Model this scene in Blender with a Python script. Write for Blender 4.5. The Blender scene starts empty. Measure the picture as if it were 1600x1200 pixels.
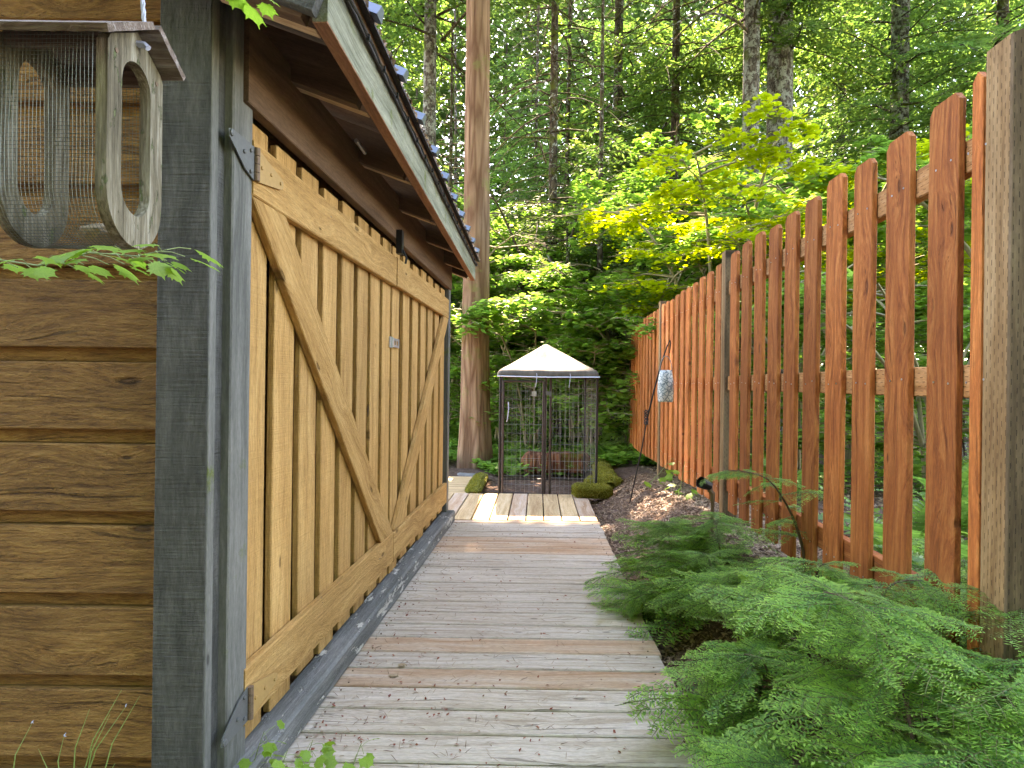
import bpy, bmesh, math, random
import numpy as np
from mathutils import Vector, Matrix, Euler, noise as mnoise

random.seed(7); RNG = np.random.default_rng(7)
S = bpy.context.scene
COL = S.collection
PI = math.pi

# ------------------------------------------------------------------ camera, sky, sun, exposure
F = 950.0; ROLL = math.radians(0.7); H = 1.1
cd = bpy.data.cameras.new('camera'); cam = bpy.data.objects.new('camera', cd); COL.objects.link(cam)
cd.sensor_width = 36; cd.lens = 36 * F / 1600; cd.clip_start = 0.02; cd.clip_end = 1500
cam.matrix_world = Matrix.Translation((0, 0, H)) @ Matrix.Rotation(PI/2, 4, 'X') @ Matrix.Rotation(ROLL, 4, 'Z')
S.camera = cam
SUN_EL = math.radians(50); SUN_AZ = math.radians(-1)
w = bpy.data.worlds.new('World'); S.world = w; w.use_nodes = True
nt = w.node_tree; bg = nt.nodes['Background']
sky = nt.nodes.new('ShaderNodeTexSky'); sky.sky_type = 'NISHITA'; sky.sun_disc = False
sky.sun_elevation = SUN_EL; sky.sun_rotation = SUN_AZ; sky.air_density = 1.0; sky.dust_density = 0.6
nt.links.new(sky.outputs[0], bg.inputs[0]); bg.inputs[1].default_value = 0.15
sl = bpy.data.lights.new('sun', 'SUN'); sl.energy = 3.2; sl.angle = math.radians(0.6); sl.color = (1.0, 0.93, 0.80)
so = bpy.data.objects.new('sun', sl); COL.objects.link(so)
sd = Vector((math.sin(SUN_AZ)*math.cos(SUN_EL), math.cos(SUN_AZ)*math.cos(SUN_EL), math.sin(SUN_EL)))
so.rotation_euler = sd.to_track_quat('Z', 'Y').to_euler()
S.view_settings.view_transform = 'Standard'; S.view_settings.look = 'None'
S.view_settings.exposure = 4.0; S.view_settings.gamma = 1.0; S.view_settings.use_curve_mapping = False
S.view_settings.use_white_balance = True; S.view_settings.white_balance_temperature = 8500; S.view_settings.white_balance_tint = 24
S.render.resolution_x = 1024; S.render.resolution_y = 768
S.render.engine = 'CYCLES'
try:
    S.cycles.max_bounces = 10; S.cycles.diffuse_bounces = 5; S.cycles.transmission_bounces = 5; S.cycles.transparent_max_bounces = 8
except Exception: pass

# ------------------------------------------------------------------ helpers
W = {}
def P(px, py, d):
    u, v = px - 800.0, 600.0 - py
    c, s = math.cos(ROLL), math.sin(ROLL)
    u, v = u*c - v*s, u*s + v*c
    return Vector((u/F*d, d, H + v/F*d))
def V(*a): return Vector(a)
def link(o, parent=None, M=None):
    COL.objects.link(o)
    M = M or Matrix.Identity(4)
    W[o] = M
    if parent is not None:
        o.parent = parent; o.matrix_basis = W[parent].inverted() @ M
    else: o.matrix_basis = M
    return o
def tag(o, label=None, cat=None, group=None, kind=None):
    if label: o['label'] = label
    if cat: o['category'] = cat
    if group: o['group'] = group
    if kind: o['kind'] = kind
    return o
def thing(name, loc, label, cat, group=None, rz=0):
    o = bpy.data.objects.new(name, None); o.empty_display_size = .1
    link(o, None, Matrix.Translation(loc) @ Matrix.Rotation(rz, 4, 'Z'))
    return tag(o, label, cat, group)
def mesh_np(name, Vv, Ff, mat, attr=None, smooth=False):
    Vv = np.asarray(Vv, dtype=np.float32); Ff = np.asarray(Ff, dtype=np.int32)
    me = bpy.data.meshes.new(name)
    k = Ff.shape[1]; n = len(Ff)
    me.vertices.add(len(Vv)); me.vertices.foreach_set('co', Vv.ravel())
    me.loops.add(n*k); me.loops.foreach_set('vertex_index', Ff.ravel())
    me.polygons.add(n); me.polygons.foreach_set('loop_start', np.arange(0, n*k, k, dtype=np.int32))
    me.update(calc_edges=True)
    if smooth: me.polygons.foreach_set('use_smooth', np.ones(n, dtype=bool))
    if attr is not None:
        a = me.attributes.new('tip', 'FLOAT', 'POINT'); a.data.foreach_set('value', np.asarray(attr, dtype=np.float32))
    for m in (mat if isinstance(mat, (list, tuple)) else [mat]): me.materials.append(m)
    return me
def obj(name, me, parent=None, M=None):
    return link(bpy.data.objects.new(name, me), parent, M)
class MB:
    """collects triangles / quads for one small mesh"""
    def __init__(s): s.v = []; s.f = []
    def quadbox(s, x0, x1, y0, y1, z0, z1):
        b = len(s.v)
        s.v += [(x,y,z) for z in (z0,z1) for x,y in ((x0,y0),(x1,y0),(x1,y1),(x0,y1))]
        s.f += [tuple(b+i for i in q) for q in ((0,3,2,1),(4,5,6,7),(0,1,5,4),(1,2,6,5),(2,3,7,6),(3,0,4,7))]
    def tube(s, pts, r, n=6, cap=True, r2=None):
        pts = [Vector(p) for p in pts]; b0 = len(s.v); m = len(pts)
        up = None
        for i, p in enumerate(pts):
            t = (pts[min(i+1, m-1)] - pts[max(i-1, 0)]).normalized()
            if up is None:
                up = Vector((0,0,1)) if abs(t.z) < .9 else Vector((1,0,0))
            a = t.cross(up)
            if a.length < 1e-6: a = t.cross(Vector((0.3,1,0.2)))
            a.normalize(); c = a.cross(t); up = c
            rr = (r[i] if isinstance(r, (list, tuple)) else (r if r2 is None else r + (r2-r)*i/(m-1)))
            for k in range(n):
                an = 2*PI*k/n
                s.v.append(tuple(p + (a*math.cos(an) + c*math.sin(an))*rr))
        for i in range(m-1):
            for k in range(n):
                a0 = b0+i*n+k; a1 = b0+i*n+(k+1)%n
                s.f.append((a0, a1, a1+n, a0+n))
        if cap:
            s.f.append(tuple(b0+k for k in reversed(range(n)))); s.f.append(tuple(b0+(m-1)*n+k for k in range(n)))
    def prism(s, poly, z0, z1):
        b = len(s.v); n = len(poly)
        s.v += [(x,y,z0) for x,y in poly] + [(x,y,z1) for x,y in poly]
        s.f.append(tuple(b+i for i in reversed(range(n)))); s.f.append(tuple(b+n+i for i in range(n)))
        for i in range(n): j = (i+1)%n; s.f.append((b+i, b+j, b+n+j, b+n+i))
    def mesh(s, name, mat, smooth=False):
        me = bpy.data.meshes.new(name); me.from_pydata([tuple(v) for v in s.v], [], s.f); me.update()
        for m in (mat if isinstance(mat, (list, tuple)) else [mat]): me.materials.append(m)
        if smooth: me.polygons.foreach_set('use_smooth', [True]*len(me.polygons))
        return me
def board_mesh(name, L, wd, th, mat, ch=.003, seg=1, warp=0.0, rough=0.0, seed=0, clip=0.0):
    """board: length along X (0..L), width along Y (centred), thickness along Z (0..th, face at th)"""
    rnd = random.Random(seed*31+5)
    mb = MB()
    def sec(x, wd=wd, dz=0, dy=0):
        h = wd/2; c = ch
        return [(x,-h+c+dy,0+dz),(x,h-c+dy,0+dz),(x,h+dy,c+dz),(x,h+dy,th-c+dz),(x,h-c+dy,th+dz),(x,-h+c+dy,th+dz),(x,-h+dy,th-c+dz),(x,-h+dy,c+dz)]
    xs = [L*i/seg for i in range(seg+1)]
    if clip: xs = xs[:-1] + [L-clip, L]
    off = rnd.uniform(0, 100)
    for i, x in enumerate(xs):
        dz = warp*mnoise.noise(Vector((x*1.3+off, 0, 0)))
        ww = wd*(1 + rough*mnoise.noise(Vector((x*3+off, 7, 0)))) 
        if clip and i == len(xs)-1: ww = wd - 2*clip*.85
        mb.v += sec(x, ww, dz)
    n = len(xs)
    for i in range(n-1):
        for k in range(8):
            a = i*8+k; b = i*8+(k+1)%8
            mb.f.append((a, a+8, b+8, b))
    mb.f.append(tuple(range(8))); mb.f.append(tuple((n-1)*8+k for k in reversed(range(8))))
    return mb.mesh(name, mat)
def frame(p0, xdir, ndir):
    """matrix whose local X = xdir, local Z = ndir (face normal)"""
    x = Vector(xdir).normalized(); z = Vector(ndir); z = (z - x*z.dot(x)).normalized(); y = z.cross(x)
    M = Matrix(((x.x,y.x,z.x,p0[0]),(x.y,y.y,z.y,p0[1]),(x.z,y.z,z.z,p0[2]),(0,0,0,1)))
    return M
_bc = {}
def board(name, p0, p1, wd, th, ndir, mat, parent, key=None, **kw):
    """board whose FACE centre line runs p0->p1, thickness going back from the face"""
    p0 = Vector(p0); p1 = Vector(p1); L = (p1-p0).length
    if key is None or key not in _bc:
        me = board_mesh(name, L, wd, th, mat, seed=random.randint(0, 9999), **kw)
        if key is not None: _bc[key] = me
    else: me = _bc[key]
    M = frame(p0, p1-p0, ndir); n = M.col[2].xyz
    M.translation = p0 - n*th
    return obj(name, me, parent, M)

# ------------------------------------------------------------------ materials
class NT:
    def __init__(s, name):
        s.m = bpy.data.materials.new(name); s.m.use_nodes = True; s.t = s.m.node_tree
        s.b = s.t.nodes['Principled BSDF']; s.out = s.t.nodes['Material Output']
    def n(s, t, **kw):
        x = s.t.nodes.new(t)
        for k, v in kw.items(): setattr(x, k, v)
        return x
    def l(s, a, b): s.t.links.new(a, b)
    def val(s, sock, v):
        if hasattr(v, 'is_output') or isinstance(v, bpy.types.NodeSocket): s.l(v, sock)
        else: sock.default_value = v
    def math(s, op, a, b=0.0, c=None, clamp=False):
        x = s.n('ShaderNodeMath', operation=op, use_clamp=clamp); s.val(x.inputs[0], a); s.val(x.inputs[1], b)
        if c is not None: s.val(x.inputs[2], c)
        return x.outputs[0]
    def mix(s, f, a, b, mode='MIX'):
        x = s.n('ShaderNodeMix', data_type='RGBA', blend_type=mode)
        s.val(x.inputs[0], f); s.val(x.inputs[6], a if not isinstance(a, tuple) else (*a[:3],1)); s.val(x.inputs[7], b if not isinstance(b, tuple) else (*b[:3],1))
        return x.outputs[2]
    def ramp(s, f, stops, interp='LINEAR'):
        x = s.n('ShaderNodeValToRGB'); x.color_ramp.interpolation = interp
        e = x.color_ramp.elements
        while len(e) < len(stops): e.new(.5)
        for i, (p, c) in enumerate(stops):
            e[i].position = p; e[i].color = (*c, 1) if isinstance(c, tuple) else (c, c, c, 1)
        s.l(f, x.inputs[0]); return x.outputs[0]
    def noise(s, vec, scale, detail=4, rough=.55, dist=0, out=0):
        x = s.n('ShaderNodeTexNoise'); s.l(vec, x.inputs['Vector']); x.inputs['Scale'].default_value = scale
        x.inputs['Detail'].default_value = detail; x.inputs['Roughness'].default_value = rough; x.inputs['Distortion'].default_value = dist
        return x.outputs[out]
    def coords(s, rnd=True):
        tc = s.n('ShaderNodeTexCoord').outputs['Object']
        if not rnd: return tc
        oi = s.n('ShaderNodeObjectInfo').outputs['Random']; s.rnd = oi
        cx = s.n('ShaderNodeCombineXYZ'); s.l(s.math('MULTIPLY', oi, 53.0), cx.inputs[0]); s.l(s.math('MULTIPLY', oi, 31.0), cx.inputs[1]); s.l(s.math('MULTIPLY', oi, 17.0), cx.inputs[2])
        a = s.n('ShaderNodeVectorMath', operation='ADD'); s.l(tc, a.inputs[0]); s.l(cx.outputs[0], a.inputs[1])
        return a.outputs[0]
    def mapv(s, vec, sc):
        x = s.n('ShaderNodeMapping'); s.l(vec, x.inputs[0]); x.inputs['Scale'].default_value = sc; return x.outputs[0]
    def bump(s, h, strength, dist, nrm=None):
        x = s.n('ShaderNodeBump'); x.inputs['Strength'].default_value = strength; x.inputs['Distance'].default_value = dist
        s.l(h, x.inputs['Height'])
        if nrm is not None: s.l(nrm, x.inputs['Normal'])
        return x.outputs[0]
def wood(name, dark, mid, light, grain=(2.0, 42, 42), bumpd=.004, rough=.8, knots=1.0, var=.25, saw=0.0, wear=None, wearth=.62, wearscale=7, moss=0.0, incise=False, spec=.25, checks=0.0):
    m = NT(name); co = m.coords()
    # gentle bending of the grain, plus rings round knots
    kn = m.n('ShaderNodeTexVoronoi', voronoi_dimensions='2D'); kn.inputs['Scale'].default_value = 1.0; m.l(m.mapv(co, (2.4, 7.0, 7.0)), kn.inputs['Vector'])
    kd = kn.outputs['Distance']
    bend = m.noise(co, 2.2, 2); 
    k2 = m.math('POWER', m.math('SUBTRACT', 1.0, m.math('MINIMUM', m.math('MULTIPLY', kd, 1.6), 1.0)), 2.0)
    off = m.n('ShaderNodeCombineXYZ'); m.l(m.math('ADD', m.math('MULTIPLY', bend, .05), m.math('MULTIPLY', k2, .05*knots)), off.inputs[1]); m.l(m.math('MULTIPLY', k2, .03*knots), off.inputs[2])
    ad = m.n('ShaderNodeVectorMath', operation='ADD'); m.l(co, ad.inputs[0]); m.l(off.outputs[0], ad.inputs[1])
    g = m.noise(m.mapv(ad.outputs[0], grain), 1.0, 6, .62)
    gf = m.noise(m.mapv(ad.outputs[0], (grain[0]*3, grain[1]*4.5, grain[2]*4.5)), 1.0, 3, .6)
    blot = m.noise(co, 3.2, 3, .6)
    col = m.ramp(m.math('ADD', m.math('MULTIPLY', g, .68), m.math('MULTIPLY', gf, .32)), [(.36, dark), (.50, mid), (.62, light)])
    # blotches and per-board tone
    col = m.mix(m.math('MULTIPLY', m.math('SUBTRACT', blot, .35, clamp=True), 1.2, clamp=True), col, m.mix(.75, col, dark), 'MIX')
    tone = m.math('ADD', 1.0 - var*.6, m.math('MULTIPLY', m.rnd, var*1.2))
    tv = m.n('ShaderNodeCombineColor'); 
    for i in range(3): m.l(tone, tv.inputs[i])
    col = m.mix(1.0, col, tv.outputs[0], 'MULTIPLY')
    kc0 = m.n('ShaderNodeSeparateColor'); m.l(kn.outputs['Color'], kc0.inputs[0])
    kdn = m.math('DIVIDE', m.math('ADD', kd, m.math('MULTIPLY', gf, .02)), m.math('ADD', .45, m.math('MULTIPLY', kc0.outputs[1], .8)))
    km = m.ramp(kdn, [(0.0, .6), (.045, 1.0), (.06, .5), (.085, 0.0)])
    if knots > 0:
        # only a few cells carry a knot
        kc = m.n('ShaderNodeSeparateColor'); m.l(kn.outputs['Color'], kc.inputs[0])
        sel = m.math('GREATER_THAN', kc.outputs[0], 1.0 - .30*knots)
        km = m.math('MULTIPLY', km, sel)
        col = m.mix(m.math('MULTIPLY', km, .8), col, tuple(c*.35 for c in dark))
    h = m.math('ADD', m.math('MULTIPLY', g, .65), m.math('MULTIPLY', gf, .35))
    if checks:
        ck = m.noise(m.mapv(ad.outputs[0], (2.2, 70, 70)), 1.0, 3, .5, .6); cm_ = m.ramp(ck, [(.655, 0.0), (.69, 1.0)])
        col = m.mix(m.math('MULTIPLY', cm_, .75*checks), col, tuple(c*.25 for c in dark)); h = m.math('SUBTRACT', h, m.math('MULTIPLY', cm_, .8*checks))
    if saw:
        sw = m.noise(m.mapv(co, (140, 5, 5)), 1.0, 3, .7)
        h = m.math('ADD', h, m.math('MULTIPLY', sw, saw))
        col = m.mix(m.math('MULTIPLY', m.math('SUBTRACT', .5, sw, clamp=True), saw*1.5, clamp=True), col, tuple(c*.6 for c in dark))
    h = m.math('SUBTRACT', h, m.math('MULTIPLY', m.math('ABSOLUTE', m.math('SUBTRACT', kd, .16)), -.1)) if False else h
    if wear:
        wn = m.noise(m.mapv(co, (1.0, 3.0, 3.0)), wearscale, 6, .72)
        wm = m.ramp(wn, [(wearth, 0.0), (wearth+.025, 1.0)])
        col = m.mix(wm, col, wear); h = m.math('SUBTRACT', h, m.math('MULTIPLY', wm, .6))
    if moss:
        geo = m.n('ShaderNodeNewGeometry'); sp = m.n('ShaderNodeSeparateXYZ'); m.l(geo.outputs['Normal'], sp.inputs[0])
        mn = m.noise(co, 6, 5, .7)
        mm = m.ramp(m.math('ADD', mn, m.math('MULTIPLY', sp.outputs[2], .12)), [(.62-moss*.25, 0.0), (.72-moss*.2, 1.0)])
        col = m.mix(m.math('MULTIPLY', mm, .85), col, (.10, .13, .02)); h = m.math('ADD', h, m.math('MULTIPLY', m.math('MULTIPLY', mm, m.noise(co, 180, 2)), .8))
    if incise:
        sx = m.n('ShaderNodeSeparateXYZ'); m.l(m.n('ShaderNodeTexCoord').outputs['Object'], sx.inputs[0])
        def dashes(ax):
            row = m.math('MULTIPLY', ax, 75.0); ri = m.math('FLOOR', row)
            a = m.math('LESS_THAN', m.math('FRACT', row), .16)
            ph = m.math('ADD', m.math('MULTIPLY', sx.outputs[0], 30.0), m.math('MULTIPLY', ri, .37))
            return m.math('MULTIPLY', a, m.math('LESS_THAN', m.math('FRACT', ph), .42))
        dm = m.math('MAXIMUM', dashes(sx.outputs[1]), dashes(sx.outputs[2]))
        col = m.mix(m.math('MULTIPLY', dm, .75), col, tuple(c*.3 for c in dark)); h = m.math('SUBTRACT', h, m.math('MULTIPLY', dm, .5))
    mic = m.noise(m.mapv(co, (40, 170, 170)), 1.0, 3, .7); mt = m.math('ADD', .55, m.math('MULTIPLY', mic, .9)); mcl = m.n('ShaderNodeCombineColor')
    for i in range(3): m.l(mt, mcl.inputs[i])
    col = m.mix(1.0, col, mcl.outputs[0], 'MULTIPLY')
    m.l(col, m.b.inputs['Base Color']); m.b.inputs['Roughness'].default_value = rough
    m.b.inputs['Specular IOR Level'].default_value = spec
    fib = m.noise(m.mapv(co, (55, 210, 210)), 1.0, 3, .75)
    b1 = m.bump(m.math('SUBTRACT', h, m.math('MULTIPLY', km, .5)), 1.0, bumpd*3.0)
    m.l(m.bump(fib, 1.0, bumpd*.8, b1), m.b.inputs['Normal'])
    return m.m
def plain(name, col, rough=.5, metal=0.0, bumpd=0, scale=60, var=.3, spec=.5):
    m = NT(name); co = m.coords()
    n = m.noise(co, scale, 4, .6)
    m.l(m.mix(n, tuple(c*(1-var) for c in col), tuple(min(1, c*(1+var)) for c in col)), m.b.inputs['Base Color'])
    m.b.inputs['Roughness'].default_value = rough; m.b.inputs['Metallic'].default_value = metal; m.b.inputs['Specular IOR Level'].default_value = spec
    if bumpd: m.l(m.bump(n, 1, bumpd), m.b.inputs['Normal'])
    return m.m
def leafmat(name, c1, c2, c3, trans=.45, tipcol=None, rough=.5, clump=.7, hue=.50, tval=1.6):
    m = NT(name); geo = m.n('ShaderNodeNewGeometry'); co = m.n('ShaderNodeTexCoord').outputs['Object']
    r = geo.outputs['Random Per Island']
    n = m.noise(co, clump, 3, .6)
    f = m.math('ADD', m.math('MULTIPLY', r, .55), m.math('MULTIPLY', n, .75))
    col = m.ramp(f, [(.30, c1), (.60, c2), (.95, c3)])
    if tipcol:
        a = m.n('ShaderNodeAttribute', attribute_name='tip'); col = m.mix(a.outputs['Fac'], col, tipcol)
    m.l(col, m.b.inputs['Base Color']); m.b.inputs['Roughness'].default_value = rough; m.b.inputs['Specular IOR Level'].default_value = .35
    tr = m.n('ShaderNodeBsdfTranslucent')
    hs = m.n('ShaderNodeHueSaturation'); hs.inputs['Hue'].default_value = hue; hs.inputs['Saturation'].default_value = 1.05; hs.inputs['Value'].default_value = tval
    m.l(col, hs.inputs['Color']); m.l(hs.outputs[0], tr.inputs[0])
    mx = m.n('ShaderNodeMixShader'); mx.inputs[0].default_value = trans
    m.l(m.b.outputs[0], mx.inputs[1]); m.l(tr.outputs[0], mx.inputs[2]); m.l(mx.outputs[0], m.out.inputs['Surface'])
    return m.m
def barkmat(name, dark, light, moss=.0, mosscol=(.09,.12,.02), lichen=0.0, vs=(16, 16, 2.2)):
    m = NT(name); co = m.n('ShaderNodeTexCoord').outputs['Object']
    g = m.noise(m.mapv(co, vs), 1.0, 7, .68, .4)
    v = m.n('ShaderNodeTexVoronoi', feature='DISTANCE_TO_EDGE'); m.l(m.mapv(co, (vs[0]*.9, vs[1]*.9, vs[2]*.8)), v.inputs['Vector']); v.inputs['Scale'].default_value = 1.0
    e = m.math('MINIMUM', m.math('MULTIPLY', v.outputs['Distance'], 4), 1.0)
    h = m.math('ADD', m.math('MULTIPLY', g, .8), m.math('MULTIPLY', e, .3))
    col = m.ramp(h, [(.35, dark), (.8, light)])
    if lichen:
        ln = m.noise(co, 9, 5, .75); col = m.mix(m.ramp(ln, [(.60-lichen*.2, 0.0), (.66-lichen*.2, 1.0)]), col, (.30,.33,.29))
    if moss:
        mn = m.noise(co, 2.2, 5, .75); col = m.mix(m.math('MULTIPLY', m.ramp(mn, [(.66-moss*.3, 0.0), (.76-moss*.3, 1.0)]), .8), col, mosscol)
    m.l(col, m.b.inputs['Base Color']); m.b.inputs['Roughness'].default_value = .95; m.b.inputs['Specular IOR Level'].default_value = .1
    m.l(m.bump(h, 1, .03), m.b.inputs['Normal'])
    return m.m
M = {}
M['gate'] = wood('ochre_painted_board', (.35,.185,.058), (.50,.285,.098), (.59,.36,.135), grain=(1.6,26,26), bumpd=.0030, knots=.5, var=.16, saw=.25, wear=(.30,.24,.19), wearth=.735, spec=.2)
M['gaterail'] = wood('ochre_rail', (.33,.175,.054), (.48,.27,.09), (.59,.36,.135), grain=(1.6,26,26), bumpd=.0035, knots=1.1, var=.12, saw=.15, wear=(.34,.29,.24), wearth=.70, spec=.2)
M['back'] = wood('brown_inner_board', (.10,.052,.019), (.17,.092,.032), (.23,.13,.045), grain=(1.6,26,26), knots=.3)
M['siding'] = wood('shaded_rough_siding', (.15,.068,.020), (.34,.168,.048), (.46,.25,.08), grain=(7,85,85), bumpd=.006, checks=.8, knots=.9, var=.14, spec=.25)  # door paint with its shade darkened into the colour
M['brown'] = wood('dark_brown_paint', (.085,.05,.03), (.14,.083,.048), (.18,.11,.066), grain=(1.2,18,18), bumpd=.0015, knots=.5, var=.12)
M['redbrown'] = wood('reddish_fascia_edge', (.22,.10,.055), (.32,.155,.085), (.40,.21,.12), grain=(1.5,25,25), knots=.3)
M['raftedge'] = wood('lit_rafter_edge', (.34,.21,.11), (.48,.33,.19), (.55,.42,.27), knots=.2)  # pale tan paints the light on the rafter bottoms
M['grey'] = wood('charcoal_rough_board', (.042,.043,.036), (.076,.077,.066), (.115,.115,.10), grain=(5,22,22), bumpd=.0035, knots=.2, var=.1, saw=.55, spec=.3)
M['grey2'] = wood('weathered_grey_paint', (.09,.092,.078), (.148,.15,.128), (.195,.195,.168), grain=(1.5,20,20), bumpd=.0014, knots=.3, var=.08, saw=.1, wear=(.05,.055,.05), wearth=.72, moss=.10)
M['greyf'] = wood('grey_fascia_paint', (.10,.11,.07), (.20,.21,.145), (.29,.30,.215), grain=(2,34,34), bumpd=.003, knots=.2, var=.05, moss=.25)
M['sill'] = wood('flaking_grey_sill', (.09,.095,.085), (.15,.155,.14), (.22,.22,.20), grain=(1.5,22,22), bumpd=.003, knots=.2, wear=(.52,.51,.44), wearth=.545, wearscale=4, spec=.2)
M['deck'] = wood('weathered_grey_plank', (.35,.28,.20), (.52,.45,.355), (.60,.54,.45), grain=(1.6,50,50), bumpd=.0014, knots=.6, checks=.7, var=.14, spec=.3)
M['decktan'] = wood('tan_plank', (.40,.25,.12), (.60,.42,.22), (.69,.53,.32), grain=(1.3,30,30), bumpd=.0014, knots=.7, var=.18)
M['deckor'] = wood('orange_tinted_plank', (.38,.22,.12), (.51,.37,.25), (.57,.48,.38), grain=(1.0,18,18), bumpd=.0014, knots=.6, var=.15)
M['fence'] = wood('red_stained_picket', (.23,.06,.016), (.44,.132,.032), (.58,.215,.06), grain=(2.2,40,40), bumpd=.0024, knots=1.2, checks=.6, var=.38, spec=.3)
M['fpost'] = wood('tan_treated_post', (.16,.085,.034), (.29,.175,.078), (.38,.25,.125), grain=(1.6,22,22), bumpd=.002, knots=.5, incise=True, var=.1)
M['fpostd'] = wood('dark_post_side', (.08,.052,.03), (.17,.115,.068), (.24,.17,.105), grain=(1.6,22,22), bumpd=.002, knots=.5, incise=True, var=.1)
M['frail'] = wood('orange_treated_rail', (.30,.13,.045), (.46,.22,.08), (.55,.30,.13), grain=(1.6,22,22), bumpd=.002, knots=.3, incise=True)
M['feeder'] = wood('lichen_grey_cedar', (.075,.062,.036), (.19,.165,.105), (.36,.335,.25), grain=(3,50,50), bumpd=.0025, knots=.2, wear=(.12,.14,.06), wearth=.60, wearscale=14)
M['feedroof'] = wood('old_brown_roof_board', (.10,.07,.05), (.18,.135,.10), (.30,.26,.22), grain=(3,50,50), bumpd=.003, knots=.2)
M['log'] = barkmat('red_rotten_log', (.06,.022,.012), (.24,.10,.05), moss=.25)
M['moss'] = plain('yellow_green_moss', (.17,.17,.028), .95, 0, .012, 90, .55, .05)
M['steel'] = plain('galvanised_steel', (.52,.55,.58), .38, .85, 0, 30, .15)
M['hinge'] = plain('dull_grey_hinge', (.13,.135,.125), .6, .25, .0006, 90, .25)
M['hingeoch'] = plain('painted_hinge_leaf', (.42,.25,.08), .65, .0, .0006, 90, .2)
M['rust'] = plain('rusty_barrel', (.20,.13,.08), .7, .3, .0006, 120, .4)
M['blackmetal'] = plain('black_metal', (.018,.018,.020), .45, .4, 0, 40, .3)
M['brownmetal'] = plain('worn_bronze_tube', (.055,.042,.04), .5, .4, 0, 14, .5)
M['wire'] = plain('galvanised_wire', (.22,.22,.21), .45, .6, 0, 12, .35)
M['darkwire'] = plain('hardware_cloth', (.17,.19,.16), .5, .6, 0, 12, .4)
M['roofm'] = plain('dark_roof_edge', (.035,.028,.024), .8, 0, .004, 60, .5)
M['rib'] = plain('blue_metal_roof_rib', (.17,.20,.25), .35, .6, 0, 20, .2)
M['rope'] = plain('blue_grey_rope', (.42,.45,.55), .9, 0, .001, 300, .3)
M['rock'] = plain('grey_rock', (.20,.20,.19), .9, 0, .02, 9, .5)
M['mossfuzz'] = leafmat('moss_fronds', (.10,.12,.015), (.20,.20,.03), (.34,.32,.06), trans=.35, clump=5)
M['duff'] = leafmat('dry_litter', (.11,.06,.032), (.24,.15,.09), (.44,.32,.21), trans=.05, clump=8)
M['redlit'] = leafmat('red_bud_scales', (.12,.02,.012), (.24,.045,.025), (.34,.12,.06), trans=.05, clump=8)
M['drylf'] = plain('dry_leaf', (.40,.30,.18), .8, 0, .002, 60, .4)
M['stem'] = plain('brown_stem', (.10,.065,.04), .85, 0, .001, 80, .4)
M['twigg'] = plain('green_brown_twig', (.13,.14,.05), .8, 0, 0, 30, .3)
M['twig'] = plain('pale_branch', (.26,.23,.13), .85, 0, .002, 30, .35)
M['gstem'] = plain('green_stem', (.20,.26,.08), .6, 0, 0, 30, .3)
M['hemlock'] = leafmat('hemlock_needles', (.025,.085,.045), (.08,.23,.075), (.19,.42,.09), trans=.5, tipcol=(.42,.64,.13), rough=.42, clump=6)
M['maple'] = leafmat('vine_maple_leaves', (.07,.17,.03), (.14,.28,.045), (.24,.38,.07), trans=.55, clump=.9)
M['maplelit'] = leafmat('sunlit_maple_leaves', (.16,.25,.018), (.25,.34,.025), (.36,.42,.03), trans=.55, clump=.9, hue=.488, tval=1.9)  # vine maple leaves with sunlight put into a yellower, brighter colour
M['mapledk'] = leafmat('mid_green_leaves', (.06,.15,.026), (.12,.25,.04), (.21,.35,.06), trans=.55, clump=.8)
M['mapnear'] = leafmat('near_maple_leaf', (.10,.22,.025), (.16,.30,.035), (.24,.38,.05), trans=.5, clump=14, rough=.45)
M['fir'] = leafmat('conifer_sprays', (.045,.105,.026), (.09,.185,.04), (.16,.27,.055), trans=.48, clump=.6)
M['fir2'] = leafmat('mossy_cedar_sprays', (.03,.075,.016), (.07,.135,.026), (.14,.21,.04), trans=.42, clump=.7)
M['farleaf'] = leafmat('far_foliage', (.025,.06,.016), (.055,.115,.028), (.11,.19,.04), trans=.35, clump=.35, tval=1.3)
M['fern'] = leafmat('sword_fern', (.06,.15,.03), (.11,.25,.05), (.18,.34,.07), trans=.45, clump=3)
M['cover'] = leafmat('forest_ground_cover', (.07,.18,.03), (.13,.29,.045), (.22,.38,.06), trans=.45, clump=1.2)
M['grass'] = leafmat('grass_stem', (.16,.26,.06), (.24,.36,.10), (.36,.46,.18), trans=.3, clump=3)
M['cedarbark'] = barkmat('red_cedar_bark', (.16,.085,.05), (.36,.235,.145), moss=.36, mosscol=(.20,.19,.07), vs=(13,13,1.3))
M['firbark'] = barkmat('grey_fir_bark', (.035,.030,.026), (.19,.17,.15), moss=.35, lichen=.55, vs=(18,18,6))
M['darkbark'] = barkmat('dark_bark', (.03,.024,.018), (.12,.095,.07), moss=.5, lichen=.2, vs=(14,14,5))
def fabric():
    m = NT('tan_canopy_fabric'); co = m.coords()
    n = m.noise(m.mapv(co, (3, 3, 10)), 1, 5, .65); st = m.noise(m.mapv(co, (14, 3, 2)), 1, 4, .7)
    col = m.ramp(m.math('ADD', m.math('MULTIPLY', n, .5), m.math('MULTIPLY', st, .5)), [(.38, (.05,.042,.03)), (.52, (.105,.092,.07)), (.66, (.16,.145,.115))])
    m.l(col, m.b.inputs['Base Color']); m.b.inputs['Roughness'].default_value = .75
    m.l(m.bump(st, .3, .008), m.b.inputs['Normal']); return m.m
M['canopy'] = fabric()
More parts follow.
